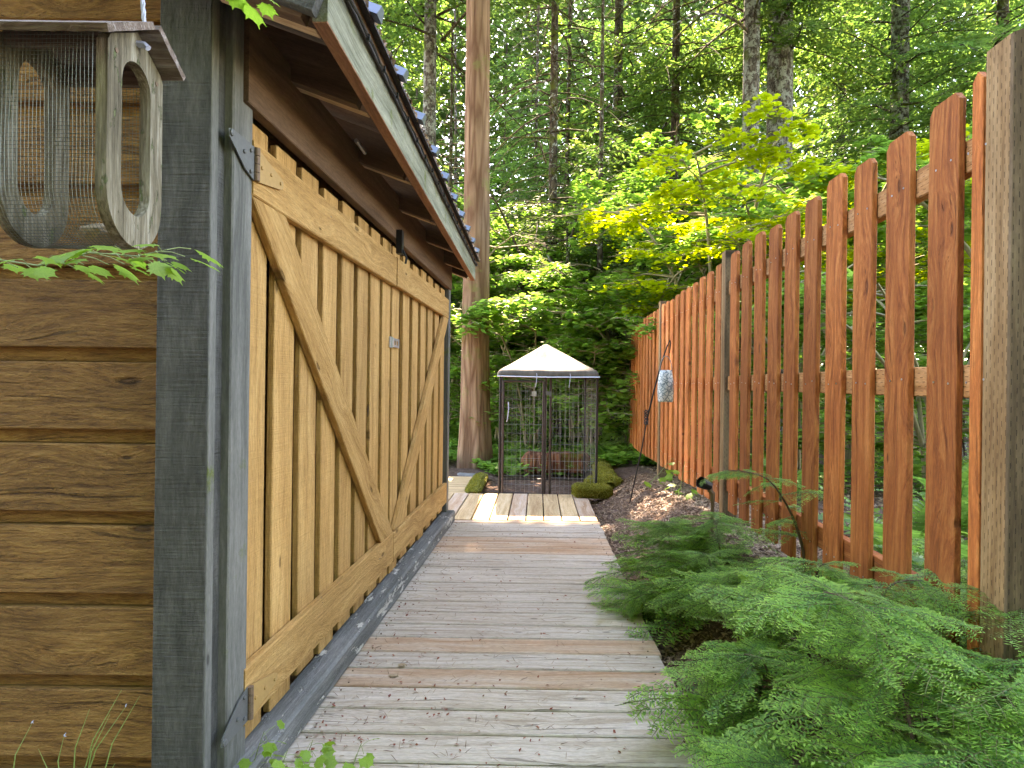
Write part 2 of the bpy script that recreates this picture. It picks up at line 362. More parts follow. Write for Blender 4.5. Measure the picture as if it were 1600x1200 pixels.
def glaze():
    m = NT('speckled_glaze'); co = m.coords(False)
    v = m.n('ShaderNodeTexVoronoi', feature='DISTANCE_TO_EDGE'); m.l(co, v.inputs[0]); v.inputs['Scale'].default_value = 30
    v2 = m.n('ShaderNodeTexVoronoi'); m.l(co, v2.inputs[0]); v2.inputs['Scale'].default_value = 22
    rings = m.math('SINE', m.math('MULTIPLY', v2.outputs['Distance'], 22.0))
    f = m.math('ADD', m.math('MULTIPLY', rings, .25), m.math('MINIMUM', m.math('MULTIPLY', v.outputs['Distance'], 6), 1.0))
    m.l(m.ramp(f, [(.2, (.13,.19,.20)), (.55, (.30,.38,.38)), (1.0, (.52,.58,.55))]), m.b.inputs['Base Color'])
    m.b.inputs['Roughness'].default_value = .5; return m.m
M['glaze'] = glaze()
def groundmat():
    m = NT('forest_floor'); co = m.n('ShaderNodeTexCoord').outputs['Object']
    a = m.noise(co, 26, 8, .75); b = m.noise(co, 1.1, 5, .65); c = m.noise(co, 110, 4, .7)
    soil = m.ramp(a, [(.3, (.045,.028,.020)), (.5, (.13,.085,.062)), (.68, (.26,.19,.145))])
    sp = m.n('ShaderNodeSeparateXYZ'); m.l(co, sp.inputs[0])
    far = m.math('MULTIPLY', m.math('SUBTRACT', sp.outputs[1], 7.0), .06, clamp=True)
    side = m.math('MULTIPLY', m.math('SUBTRACT', sp.outputs[0], 1.7), .5, clamp=True)
    thr = m.math('SUBTRACT', .66, m.math('MULTIPLY', m.math('MAXIMUM', far, m.math('MULTIPLY', side, .5)), .34))
    mm = m.math('MULTIPLY', m.math('SUBTRACT', b, thr), 9.0, clamp=True)
    mossc = m.ramp(c, [(.3, (.06,.09,.015)), (.7, (.20,.25,.04))])
    m.l(m.mix(mm, soil, mossc), m.b.inputs['Base Color']); m.b.inputs['Roughness'].default_value = .95; m.b.inputs['Specular IOR Level'].default_value = .1
    m.l(m.bump(m.math('ADD', a, m.math('MULTIPLY', c, .5)), 1, .02), m.b.inputs['Normal']); return m.m
M['ground'] = groundmat()

# ------------------------------------------------------------------ the lines the place is laid out on
KS = 65/950.0                                   # the shed and the fence run along this slope
def side(x0, d, z): return Vector((x0 + KS*d, d, z))
SD = Vector((KS, 1, 0)).normalized()            # along the shed
SN = Vector((1, -KS, 0)).normalized()           # out of the shed's door side, toward the path
def deck_l(d): return -.773 + KS*d
def deck_r(d): return .525 + .038*d
def gz(x, y):
    r = deck_r(y); z = -.07
    t = (x - r)
    if y < 12:
        k = min(max(t/.62, 0), 1); k = k*k*(3-2*k)
        rise = .31*(1 - .55*min(max((y-4.2)/4, 0), 1))
        z += rise*k if t > 0 else 0
    fr = min(max((y-7.5)/6, 0), 1)
    z = z*(1-fr) + fr*(.0 + .012*(y-7.5))
    z += .035*mnoise.noise(Vector((x*1.1, y*1.1, 3)))*(1 if (t > .1 or y > 6.4 or x < -2) else .2) + .012*mnoise.noise(Vector((x*6, y*6, 1)))*(1 if t > .05 or y > 6.4 else .2)
    return z

# ------------------------------------------------------------------ ground
def ground():
    def axis(a, b, fine0, fine1, st):
        xs = list(np.arange(fine0, fine1, st)); x = fine0; s = st
        lo = []
        while x > a: s *= 1.35; x -= s; lo.append(x)
        x = xs[-1]; s = st; hi = []
        while x < b: s *= 1.35; x += s; hi.append(x)
        return lo[::-1] + xs + hi
    xs = axis(-400, 400, -1.5, 3.5, .05); ys = axis(-60, 600, 0.0, 9.0, .06)
    Vv = [(x, y, gz(x, y)) for y in ys for x in xs]; n = len(xs)
    Ff = [(j*n+i, j*n+i+1, (j+1)*n+i+1, (j+1)*n+i) for j in range(len(ys)-1) for i in range(n-1)]
    tag(obj('ground', mesh_np('ground', Vv, Ff, M['ground'], smooth=True)), kind='structure')
ground()

# ------------------------------------------------------------------ boardwalk and decking
walk = bpy.data.objects.new('boardwalk', MB().mesh('boardwalk', M['deck'])) 
mb = MB(); 
for xx in (-.45, 0, .45): mb.quadbox(xx-.02, xx+.02, .9, 4.75, -.11, -.03)
walk.data = mb.mesh('joist', M['brown']); link(walk); tag(walk, kind='structure')
d = 1.907 - .1453*7
k = 0; SCR = []
while d < 4.70:
    z = random.uniform(-.0015, .0015)
    dc = d + .0725
    l, r = deck_l(dc) - .03, deck_r(dc) + random.uniform(-.006, .006)
    tilt = .004
    m = M['deck'] if (dc < 3.55 or k in (19,)) else (M['deckor'] if dc > 4.0 and dc < 4.35 else M['deck'])
    if k in (11,): m = M['deckor']
    if k in (9,): m = M['deckor']
    board('plank', (l, dc+.004, z), (r, dc-.004, z), .1370, .032, (0,0,1), m, walk, ch=.004, seg=6, warp=.002)
    for xx in (l+.06, r-.05):
        for yy in (-.045, .045):
            SCR.append((xx+random.uniform(-.006,.006), dc+yy))
    d += .1453; k += 1
mb = MB()
for x, y in SCR: mb.tube([(x,y,-.002),(x,y,.0025)], .0034, 6)
tag(obj('deck_screws', mb.mesh('deck_screws', M['rust']), walk), kind='stuff')
plat = bpy.data.objects.new('deck_platform', None)
mb = MB(); mb.quadbox(-1.2, .66, 4.95, 5.03, -.13, -.05); mb.quadbox(-1.2, .66, 5.9, 5.98, -.13, -.05)
plat = bpy.data.objects.new('deck_platform', mb.mesh('platform_joist', M['brown'])); link(plat); tag(plat, kind='structure')
board('plank', (deck_l(4.86)-.4, 4.87, -.001), (deck_r(4.85)+.005, 4.845, -.001), .10, .032, (0,0,1), M['deckor'], plat, ch=.004)
for i in range(13):
    x = deck_r(5.0) - .074 - .0 - i*.1478; y0 = 4.915; y1 = 6.1 + random.uniform(-.01, .01)
    if i > 9: y1 += .0
    board('plank', (x, y0, random.uniform(-.002, .002)), (x + .043*(y1-y0), y1, 0), .137, .032, (0,0,1), M['decktan'] if i % 4 else M['deckor'], plat, ch=.003)
# low walk that continues left beyond the shed
low = bpy.data.objects.new('side_walkway', None)
mb = MB(); mb.quadbox(-2.6, -.45, 6.14, 7.3, -.13, -.06); low = bpy.data.objects.new('side_walkway', mb.mesh('side_joist', M['brown'])); link(low); tag(low, kind='structure')
for i in range(8):
    y = 6.22 + i*.147
    board('plank', (-2.7, y, -.02), (-.36 - .012*i, y, -.02), .138, .032, (0,0,1), M['decktan'], low, ch=.003)

# ------------------------------------------------------------------ shed
shed = thing('garden_shed', (-1.6, 3.2, 0), 'ochre and brown timber shed with grey corner trim and double plank doors along the boardwalk', 'shed')
# front wall with channel siding
WY = 1.535
mb = MB(); mb.quadbox(-3.2, -.80, WY+.012, WY+.04, -.05, 2.6); front = obj('front_wall', mb.mesh('front_wall', M['back']), shed)
z = 1.1 - (1085-600)/F*1.52 - .205*1
while z < 2.75:
    board('siding_board', (-3.2, WY-.012, z+.0325+.084), (-.845, WY-.012, z+.0325+.084), .170, .022, (0,-1,0), M['siding'], front, ch=.003, seg=10, warp=.0012, rough=.012)
    board('siding_channel', (-3.2, WY+.009, z+.016), (-.85, WY+.009, z+.016), .036, .006, (0,-1,0), M['siding'], front, ch=.001)
    z += .2055
mb = MB(); mb.v += [tuple(v) for v in (side(-1.02,4.82,-.05), side(-3.4,4.82,-.05), side(-3.4,4.82,2.9), side(-1.02,4.82,2.2), side(-1.02,4.86,-.05), side(-3.4,4.86,-.05), side(-3.4,4.86,2.9), side(-1.02,4.86,2.2))]
mb.f += [(0,1,2,3),(7,6,5,4),(0,3,7,4),(1,5,6,2),(3,2,6,7),(0,4,5,1)]
obj('rear_wall', mb.mesh('rear_wall', M['siding']), shed)
# corner boards
zc0, zc1 = -.07, 2.35
ZU = (0,0,1)
corner = board('corner_board', (-.806, 1.483, zc0), (-.806, 1.483, zc1), .128, .030, (0,-1,0), M['grey'], shed, ch=.003, seg=14, rough=.01)
board('corner_strip', (-.7395, 1.500, zc0), (-.7395, 1.500, zc1), .030, .012, SN, M['grey2'], corner, ch=.002, seg=10, rough=.03)  # lighter grey stands in for light on the corner board's side edge
board('corner_groove', side(-.850, 1.538, zc0), side(-.850, 1.538, zc1), .050, .05, SN, M['grey'], corner, ch=.004, seg=10, rough=.05)
dpost = board('door_post', side(-.826, 1.605, zc0), side(-.826, 1.605, zc1), .100, .09, SN, M['grey2'], shed, ch=.004, seg=14, rough=.012)
board('far_door_post', side(-.826, 4.80, zc0), side(-.826, 4.80, 2.1), .08, .09, SN, M['grey2'], shed, ch=.004)
# sill beam
sill = board('sill_beam', side(-.773, 1.0, .045), side(-.773, 4.84, .045), .090, .10, SN, M['sill'], shed, ch=.010, seg=16, warp=.003, rough=.05)
# dark interior
mb = MB(); mb.v += [tuple(v) for v in (side(-.905,1.56,0), side(-.905,4.8,0), side(-.905,4.8,2.1), side(-.905,1.56,2.1))]; mb.f += [(0,1,2,3)]
mb.v += [tuple(v) for v in (side(-.915,1.56,0), side(-.915,4.8,0), side(-.915,4.8,2.1), side(-.915,1.56,2.1))]; mb.f += [(7,6,5,4)]
obj('inner_panel', mb.mesh('inner_panel', M['back']), shed)
# header over the doors
board('header', side(-.812, 1.60, 1.950), side(-.812, 4.80, 1.950), .23, .038, SN, M['brown'], shed, ch=.003, seg=8, warp=.002)
# doors
def door(d0, d1, near):
    b = board('door', side(-.884, (d0), .975), side(-.884, d1, .975), 1.62, .010, SN, M['back'], shed, ch=.001)
    if near: b['label'] = 'nearer plank door with diagonal brace falling away from the camera'
    else: b['label'] = 'far plank door with diagonal brace rising away from the camera'
    n = 8 if near else 7
    pitch = (d1-d0+.04)/n
    for i in range(n):
        dc = d0 + pitch*(i+.5) - .02
        wd = min(pitch-.052, .146)
        board('door_board', side(-.852, dc, .104+random.uniform(-.012,.012)), side(-.852, dc+random.uniform(-.004,.004), 1.818+random.uniform(-.008,.008)), wd, .022, SN, M['gate'], b, ch=.003, seg=16, rough=.025, warp=.002)
    r1 = board('door_rail', side(-.822, d0, 1.680), side(-.822, d1-.004, 1.676), .150, .028, SN, M['gaterail'], b, ch=.004, seg=8, warp=.002, rough=.015)
    r2 = board('door_rail', side(-.822, d0-.01, .243), side(-.822, d1-.004, .247), .155, .028, SN, M['gaterail'], b, ch=.004, seg=8, warp=.002, rough=.02)
    # brace: a parallelogram cut to the rails
    def br(da, za, db, zb, wv):
        mm = MB(); nn = SN
        a = [side(-.8235, da, za), side(-.8235, da+wv, za), side(-.8235, db, zb), side(-.8235, db-wv, zb)]
        c = (a[0]+a[2])/2
        ax = (a[2]-a[0]).normalized(); Mx = frame(c, ax, nn); inv = Mx.inverted()
        loc = [inv @ p for p in a]
        mm.prism([(p.x, p.y) for p in loc], -.026, 0)
        # bevel by bmesh
        me = mm.mesh('brace', M['gaterail']); bm = bmesh.new(); bm.from_mesh(me); bmesh.ops.recalc_face_normals(bm, faces=bm.faces); bmesh.ops.bevel(bm, geom=list(bm.edges), offset=.003, segments=1, affect='EDGES'); bm.to_mesh(me); bm.free()
        obj('brace', me, b, Mx)
    if near: br(d0+.0, 1.604, d1-.01, .322, .21)
    else: br(d1-.0, 1.600, d0+.01, .326, -.19)
    return b
doorA = door(1.650, 3.165, True)
doorB = door(3.175, 4.735, False)
# hinges: leaf on the post and leaf on the door, with barrel and screws
def hinge(zc, tilt, up):
    mm = MB(); 
    Mx = frame(side(-.821, 1.651, zc), SD, SN)
    s = up
    hp = MB(); hp.prism([(-.004,-.045),(-.004,.045),(-.03,.047),(-.115,s*.036+.012),(-.135,s*.036+.006),(-.13,s*.036-.012),(-.05,-.03)] if s > 0 else [(-.004,.045),(-.004,-.045),(-.03,-.047),(-.115,s*.036-.012),(-.135,s*.036-.006),(-.13,s*.036+.012),(-.05,.03)][::-1], .0, .0035)
    h = obj('hinge', hp.mesh('hinge', M['hinge']), dpost, Mx)
    dp = MB(); dp.prism([(.010,.045),(.010,-.045),(.15,-.022),(.165,-.012),(.165,.004),(.15,.012)][::-1], .0035, .0075)
    obj('hinge_leaf', dp.mesh('hinge_leaf', M['hingeoch']), doorA, Mx)
    bb = MB()
    for i in range(4): bb.tube([(.003, -.045+i*.0225+.0008, .007), (.003, -.045+(i+1)*.0225-.0008, .007)], .0085, 10)
    obj('hinge_barrel', bb.mesh('hinge_barrel', M['rust'], False), doorA, Mx)
    for x, y in ((-.025,.028),(-.025,-.028),(-.06,.0+s*.012),(-.122,s*.036)):
        rr = .0055 if x > -.1 else .009; sc = MB()
        sc.tube([(x,y,.003),(x,y,.0075),(x,y,.009)], [rr, rr, rr*.5], 10)
        obj('screw', sc.mesh('screw', M['hinge']), dpost, Mx)
    for x, y in ((.03,.0),(.085,.0),(.145,-.005)):
        sc = MB(); sc.tube([(x,y,.007),(x,y,.0105),(x,y,.012)], [.0055,.0055,.003], 10)
        obj('screw', sc.mesh('screw', M['hingeoch']), doorA, Mx)
hinge(1.688, 0, 1); hinge(.225, 0, -1)
# hasp across the meeting edge
Mx = frame(side(-.850, 3.17, 1.31), SD, SN)
mm = MB(); mm.quadbox(-.04,-.004,-.028,.028,0,.004)
hs = obj('hasp', mm.mesh('hasp', M['steel']), doorA, Mx)
mm = MB(); mm.quadbox(.0,.13,.012,.024,.006,.010); mm.quadbox(.0,.13,-.024,-.012,.006,.010); mm.quadbox(.11,.13,-.012,.012,.006,.010); mm.quadbox(.0,.03,-.012,.012,.006,.010); mm.quadbox(.06,.075,-.012,.012,.006,.010)
mm.tube([(-.002,-.028,.006),(-.002,.028,.006)], .006, 8)
obj('hasp_strap', mm.mesh('hasp_strap', M['steel']), doorA, Mx)
# wooden turn latch at the top
mm = MB(); mm.quadbox(-.02,.02,-.07,.05,0,.03); mm.tube([(0,-.05,.03),(0,-.09,.05),(0,-.12,.045)], .006, 6)
obj('top_latch', mm.mesh('top_latch', M['blackmetal']), doorA, frame(side(-.812, 3.12, 1.83), SD, SN))
# knot holes and slot in boards
mm = MB(); mm.prism([(math.cos(a)*.006, math.sin(a)*.03) for a in np.linspace(0, 2*PI, 12, endpoint=False)], 0, .002)
obj('slot', mm.mesh('slot', M['blackmetal']), doorA, frame(side(-.8515, 2.79, .97), SD, SN))
# eave: roof deck, rafters, fascia
FX0, FY0, FX1, FY1, FZ = -.438, 1.41, -.310, 4.93, 1.935
fd = Vector((FX1-FX0, FY1-FY0, 0)).normalized(); fn = Vector((fd.y, -fd.x, 0))
def eave(t, inn=0, z=0): return Vector((FX0, FY0, FZ)) + fd*t - fn*inn + Vector((0,0,z))
EL = (Vector((FX1,FY1,0))-Vector((FX0,FY0,0))).length
SL = .37
mb = MB()
def roofpt(t, inn, up=0): return eave(t, inn, .145 + SL*inn + up)
for t in (-.02, EL+.02):
    for up in (0, .022):
        for inn in (-.012, 2.8): mb.v.append(tuple(roofpt(t, inn, up)))
mb.f = [(0,1,5,4),(2,6,7,3),(0,4,6,2),(1,3,7,5),(0,2,3,1),(4,5,7,6)]
roof = obj('roof', mb.mesh('roof_deck', M['brown']), shed)
fas = board('fascia', eave(0, 0, .07), eave(EL, 0, .07), .14, .036, fn, M['greyf'], roof, ch=.003, seg=10, warp=.002, rough=.01)
board('fascia_underside', eave(.0, .018, -.002), eave(EL, .018, -.002), .035, .004, (0,0,-1), M['redbrown'], roof, ch=.001)
for dd in (1.46, 1.90, 2.55, 3.20, 3.87, 4.50, 4.90):
    t = (dd - FY0)/fd.y - .02
    a = eave(t, .037, 0); c = eave(t, 1.2, SL*1.16)
    a.z += .07; c.z += .07
    board('rafter', a, c, .138, .038, fd, M['brown'], roof, ch=.002)
    t2 = t
    a = eave(t2+.019, .04, -.0015); c = eave(t2+.019, .285, SL*.245-.0015)
    board('rafter_edge', a, c, .034, .003, (-SL*fn.x*1.0, -SL*fn.y, -1), M['raftedge'], roof, ch=.0005)
# barge board on the near gable end
board('barge_board', eave(-.02, 0, .075)+Vector((0,-.012,0)), eave(-.02, 1.9, .075+SL*1.9)+Vector((0,-.012,0)), .15, .03, (0,-1,0), M['grey'], roof, ch=.003)
# roofing: metal sheet, raised ribs, drip edge and cable
mb = MB()
for t in (-.04, EL+.04):
    for up in (.0225, .030):
        for inn in (-.035, 2.85): mb.v.append(tuple(roofpt(t, inn, up)))
mb.f = [(0,1,5,4),(2,6,7,3),(0,4,6,2),(1,3,7,5),(0,2,3,1),(4,5,7,6)]
sheet = obj('roof_sheet', mb.mesh('roof_sheet', M['roofm']), roof)
t = .25
rb = MB(); rb.prism([(-.026,0),(.026,0),(.014,.030),(-.014,.030)], 0, 2.85); ribme = rb.mesh('roof_rib', M['rib'])
while t < EL:
    a = roofpt(t, -.055, .030); c = roofpt(t, 2.6, .030)
    zz = (c-a).normalized(); yy = fd.cross(zz); yy = -yy if yy.z < 0 else yy; xx = yy.cross(zz)
    Mx = Matrix(((xx.x,yy.x,zz.x,a.x),(xx.y,yy.y,zz.y,a.y),(xx.z,yy.z,zz.z,a.z),(0,0,0,1)))
    obj('roof_rib', ribme, roof, Mx); t += .328
board('drip_edge', eave(-.03, -.012, .135), eave(EL+.03, -.012, .135), .03, .012, fn, M['roofm'], roof, ch=.002, seg=60, rough=.35, warp=.006)
mb = MB(); pts = [eave(EL*i/80, -.020, .118 + .004*math.sin(i*1.9)) for i in range(81)]; mb.tube(pts, .0035, 5)
for i in range(2, 80, 4): c = pts[i]; mb.quadbox(c.x-.003, c.x+.006, c.y-.004, c.y+.004, c.z-.010, c.z+.008)
obj('eave_cable', mb.mesh('eave_cable', M['blackmetal']), roof)
mb = MB(); mb.v = []
deb = RNG.random((1300, 4))
Vd, Fd = [], []
for i, (a, b, c, e) in enumerate(deb):
    p = roofpt(a*EL, -.036 + .09*b*b, .0305 + .004); s = .006 + .010*c
    q = Euler((e*6, a*30, c*9)).to_matrix()
    for v in ((-1,-.4,0),(1,-.3,0),(0,1,.3)): Vd.append(tuple(p + (q @ Vector(v))*s))
    Fd.append((3*i, 3*i+1, 3*i+2))
tag(obj('roof_litter', mesh_np('roof_litter', Vd, Fd, M['duff']), roof), kind='stuff')
# small pipe stub and lamp tube under the eave
mb = MB(); mb.tube([eave(.62,.28,.17)+Vector((0,0,-.02)), eave(.62,.20,.13)], .012, 10)
obj('pipe_stub', mb.mesh('pipe_stub', M['hinge']), shed)
mb = MB(); mb.tube([eave(.90,.20,.085), eave(1.02,.20,.085)], .008, 10); obj('lamp_tube', mb.mesh('lamp_tube', M['steel']), shed)

# ------------------------------------------------------------------ picket fence
FX = 1.08
fence = thing('picket_fence', (FX+KS*3.8, 3.8, 0), 'red stained picket fence with tan square posts along the right side of the path', 'fence')
FN = -SN
posts = (1.445, 3.85, 6.2, 8.62)
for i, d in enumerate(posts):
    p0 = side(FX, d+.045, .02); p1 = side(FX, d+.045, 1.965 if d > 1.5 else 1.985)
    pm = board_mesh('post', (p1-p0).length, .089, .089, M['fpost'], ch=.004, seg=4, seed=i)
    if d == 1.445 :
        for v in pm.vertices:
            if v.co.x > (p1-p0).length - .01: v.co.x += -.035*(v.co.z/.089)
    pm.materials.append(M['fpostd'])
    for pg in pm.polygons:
        if abs(pg.normal.y) > .6: pg.material_index = 1  # faces looking along the fence get the darker wood
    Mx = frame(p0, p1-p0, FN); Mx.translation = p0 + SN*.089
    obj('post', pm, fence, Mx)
for s in range(0, 3):
    a = ((-.95,) + posts)[s+1] + .092; b = ((-.95,) + posts)[s+2] - .002
    for zc, hh in ((1.725, .088), (1.122, .088), (.485, .088)):
        o = board('rail', side(FX+.022, a, zc), side(FX+.022, b, zc), hh, .038, FN, M['frail'] if zc > 1 else M['fence'], fence, ch=.003, seg=2)
    # pickets
    L = b - a
    n = 11 if s == 0 else 10
    for k in range(n):
        dc = a + (L)*(k+.42)/n + random.uniform(-.006, .006)
        if s == 0: dc = 1.560 if k == 0 else 1.700 + .2195*(k-1)
        wd = random.uniform(.124, .136)
        if s == 0 and k == 0: wd = .040
        zb = .33 - .06*min(max((dc-4)/4, 0), 1) + random.uniform(-.012, .012)
        top = 1.905 + random.uniform(-.012, .014)
        if s == 2: top -= .0
        o = board('picket', side(FX+.001, dc, zb), side(FX+.001, dc+random.uniform(-.006,.006), top), wd, .019, FN, M['fence'], fence, ch=.002, seg=6, rough=.02, warp=.003, clip=.022)
for dc in (1.60,):
    board('back_picket', side(FX+.082, dc, .33), side(FX+.082, dc, 1.90), .138, .019, FN, M['fence'], fence, ch=.002, seg=6, clip=.022)
# nail heads on the rails
mb = MB()
for s in (0, 1):
    for o in [x for x in fence.children if x.name.startswith('picket')]:
        pass
for o in fence.children:
    if o.name.startswith('picket'):
        w0 = W[o]; 
        for zc in (1.725, 1.122, .45):
            for dy in (-.035, .03):
                p = w0 @ Vector((zc - w0.translation.z + random.uniform(-.008,.008), dy, .0195))
                if p.y < 6.5: mb.tube([p, p + FN*.0016], .0032, 5)
tag(obj('nail_heads', mb.mesh('nail_heads', M['steel']), fence), kind='stuff')

# ------------------------------------------------------------------ bird feeder hanging at the left
fx, fy0, fy1, fz0, fz1, fw = -.705, 1.05, 1.215, 1.345, 1.735, .185
feed = thing('bird_feeder', (fx-fw/2, (fy0+fy1)/2, fz0), 'weathered wooden bird feeder with wire mesh front and slotted round-bottomed ends hanging by a rope', 'bird feeder')
def stadium_panel(x0, x1, name, lab=None):
    """end panel with rounded bottom and a stadium slot, in the YZ plane"""
    bm = bmesh.new(); cy = (fy0+fy1)/2; hw = (fy1-fy0)/2
    N = 20
    outer = []
    r = hw*1.0
    for i in range(N+1):
        a = PI + PI*i/N; outer.append((cy + math.cos(a)*r, fz0 + r*1.15 + math.sin(a)*r*1.15))
    outer += [(fy1, 1.698), (cy, 1.746), (fy0, 1.698)]
    ih = .048; zl, zh = 1.452, 1.640
    inner = []
    for i in range(N+1): a = PI + PI*i/N; inner.append((cy + math.cos(a)*ih*.9, zl + math.sin(a)*ih))
    for i in range(N+1): a = PI*i/N; inner.append((cy + math.cos(a)*ih*.9, zh + math.sin(a)*ih))
    def ring(pts, x): return [bm.verts.new((x, y, z)) for y, z in pts]
    # resample both rings to the same angular samples for a clean strip
    def resample(pts, n):
        pts = pts + [pts[0]]; Ls = [0]
        for a, b in zip(pts, pts[1:]): Ls.append(Ls[-1] + math.hypot(b[0]-a[0], b[1]-a[1]))
        out = []
        for k in range(n):
            t = Ls[-1]*k/n; j = max(i for i in range(len(Ls)) if Ls[i] <= t+1e-9); j = min(j, len(pts)-2)
            f = (t-Ls[j])/max(Ls[j+1]-Ls[j], 1e-9); out.append((pts[j][0]+(pts[j+1][0]-pts[j][0])*f, pts[j][1]+(pts[j+1][1]-pts[j][1])*f))
        return out
    n = 72
    zc = (zl+zh)/2
    def bydir(pts, n):
        out = []
        big = pts + [pts[0]]
        for k in range(n):
            an = 2*PI*k/n; dx, dz = math.cos(an), math.sin(an)*3.0; best = None
            for a, b in zip(big, big[1:]):
                ax, az = a[0]-cy, a[1]-zc; bx, bz = b[0]-cy, b[1]-zc
                den = dx*(bz-az) - dz*(bx-ax)
                if abs(den) < 1e-12: continue
                t = (ax*(bz-az) - az*(bx-ax))/den; u = (ax*dz - az*dx)/den
                if t > 0 and -1e-6 <= u <= 1+1e-6 and (best is None or t > best): best = t
            out.append((cy+dx*best, zc+dz*best))
        return out
    O, I = bydir(outer, n), bydir(inner, n)
    Oa, Ia, Ob, Ib = ring(O, x0), ring(I, x0), ring(O, x1), ring(I, x1)
    for k in range(n):
        j = (k+1) % n
        bm.faces.new((Oa[k], Oa[j], Ia[j], Ia[k])); bm.faces.new((Ob[k], Ib[k], Ib[j], Ob[j]))
        bm.faces.new((Oa[k], Ob[k], Ob[j], Oa[j])); bm.faces.new((Ia[k], Ia[j], Ib[j], Ib[k]))
    bmesh.ops.recalc_face_normals(bm, faces=bm.faces)
    # grain along Z: store the mesh turned so local X is up
    R = Matrix(((0,0,1,0),(0,1,0,0),(-1,0,0,0),(0,0,0,1)))
    bmesh.ops.transform(bm, matrix=R, verts=bm.verts)
    me = bpy.data.meshes.new(name); bm.to_mesh(me); bm.free(); me.materials.append(M['feeder'])
    o = obj(name, me, feed, R.inverted())
    return o
stadium_panel(fx-.020, fx, 'end_panel'); stadium_panel(fx-fw-.02, fx-fw, 'end_panel')
cy = (fy0+fy1)/2
# roof: two thick boards meeting at a ridge
def rbd(sgn, nm):
    mb = MB(); x0, x1 = fx-fw-.06, fx+.033
    e = Vector((0, sgn*(.128 if sgn < 0 else .088), -.078 if sgn < 0 else -.052)); nrm = Vector((0, sgn*.075, .125)).normalized()
    p = Vector((0, cy, 1.752))
    a, b = p + e*0 , p + e
    th = .013
    for x in (x0, x1 + (0.0 if sgn < 0 else .006)):
        for q in (a, b, b + nrm*th, a + nrm*th): mb.v.append((x, q.y, q.z))
    mb.f = [(0,1,2,3),(7,6,5,4),(0,4,5,1),(1,5,6,2),(2,6,7,3),(3,7,4,0)]
    me = mb.mesh(nm, M['feedroof']); bm = bmesh.new(); bm.from_mesh(me); bmesh.ops.recalc_face_normals(bm, faces=bm.faces)
    bmesh.ops.subdivide_edges(bm, edges=[ed for ed in bm.edges if ed.calc_length() > .1], cuts=14, use_grid_fill=True)
    for v in bm.verts: v.co += Vector((0,1,1))*.0022*mnoise.noise(v.co*60)
    bm.to_mesh(me); bm.free(); obj(nm, me, feed)
rbd(-1, 'roof_board'); rbd(1, 'roof_board')
mb = MB(); mb.quadbox(fx-fw, fx-.020, fy0+.004, fy0+.02, fz1-.055, fz1-.028)
obj('cross_bar', mb.mesh('cross_bar', M['feedroof']), feed)
mb = MB(); mb.quadbox(fx-fw, fx-.02, fy1-.02, fy1-.004, fz1-.055, fz1-.028)
obj('cross_bar', mb.mesh('cross_bar', M['feedroof']), feed)
# hardware cloth bent in a U: down the front, under and up the back
hw = (fy1-fy0)/2; prof = []
for i in range(28): prof.append((fy0-.001, fz1-.035 - i*(fz1-.035-fz0-hw*1.15)/28))
for i in range(25): a = PI + PI*i/24; prof.append((cy+math.cos(a)*(hw+.001), fz0 + hw*1.15 + math.sin(a)*(hw*1.15+.001)))
for i in range(1, 29): prof.append((fy1+.001, fz0 + hw*1.15 + i*(fz1-.035-fz0-hw*1.15)/28))
mb = MB(); cell = .0068; nx = int((fw-.012)/cell)
for i in range(nx+1):
    x = fx-fw-.01 + i*cell
    mb.tube([(x + .0004*math.sin(j*.35+i), y + .0012*math.sin(j*.2+i*.15), z) for j, (y, z) in enumerate(prof)][::1], .00055, 3, False)
# cross wires by equal arc length
arc = [0]
for a, b in zip(prof, prof[1:]): arc.append(arc[-1] + math.hypot(a[0]-b[0], a[1]-b[1]))
t = 0
while t < arc[-1]:
    j = max(i for i in range(len(arc)) if arc[i] <= t); j = min(j, len(prof)-2); f = (t-arc[j])/(arc[j+1]-arc[j])
    y = prof[j][0] + (prof[j+1][0]-prof[j][0])*f; z = prof[j][1] + (prof[j+1][1]-prof[j][1])*f
    mb.tube([(fx-fw-.012 + (fw-.010)*q/6, y + .0010*math.sin(q*1.1+t*9), z + .0004*math.sin(q*1.3+t*31)) for q in range(7)], .00055, 3, False)
    t += cell
tag(obj('wire_mesh', mb.mesh('wire_mesh', M['darkwire']), feed), kind='stuff')
mb = MB(); ra = Vector((fx+.012, cy, 1.76)); rbv = Vector((fx-.035, cy-.0, 2.3)); pts = [ra.lerp(rbv, i/40) for i in range(41)]
for ph in (0, 2.09, 4.19):
    mb.tube([p + Vector((math.cos(i*1.5+ph), math.sin(i*1.5+ph), 0))*.0022 for i, p in enumerate(pts)], .0024, 5)
obj('rope', mb.mesh('rope', M['rope']), feed)
mb = MB(); mb.tube([(fx-.002, cy-.0, fz1-.01), (fx+.014, cy, fz1-.012), (fx+.02, cy, fz1-.018)], .006, 6); obj('knot', mb.mesh('knot', M['rope']), feed)
for yy in (fy0+.022, fy1-.022): mb = MB(); mb.tube([(fx, yy, fz1-.055), (fx+.0015, yy, fz1-.055)], .0045, 8); obj('screw', mb.mesh('screw', M['rust']), feed)
# seed cake inside
bm = bmesh.new(); bmesh.ops.create_icosphere(bm, subdivisions=3, radius=.028)
for v in bm.verts: v.co = Vector((v.co.x*1.3, v.co.y, v.co.z*.7)); v.co += v.co.normalized()*.006*mnoise.noise(v.co*90)
me = bpy.data.meshes.new('seed_cake'); bm.to_mesh(me); bm.free(); me.materials.append(M['drylf'])
tag(obj('seed_cake', me, None, Matrix.Translation((fx-.075, cy+.01, fz0+.026))), 'small pale lump of bird food lying in the bottom of the feeder', 'bird food')

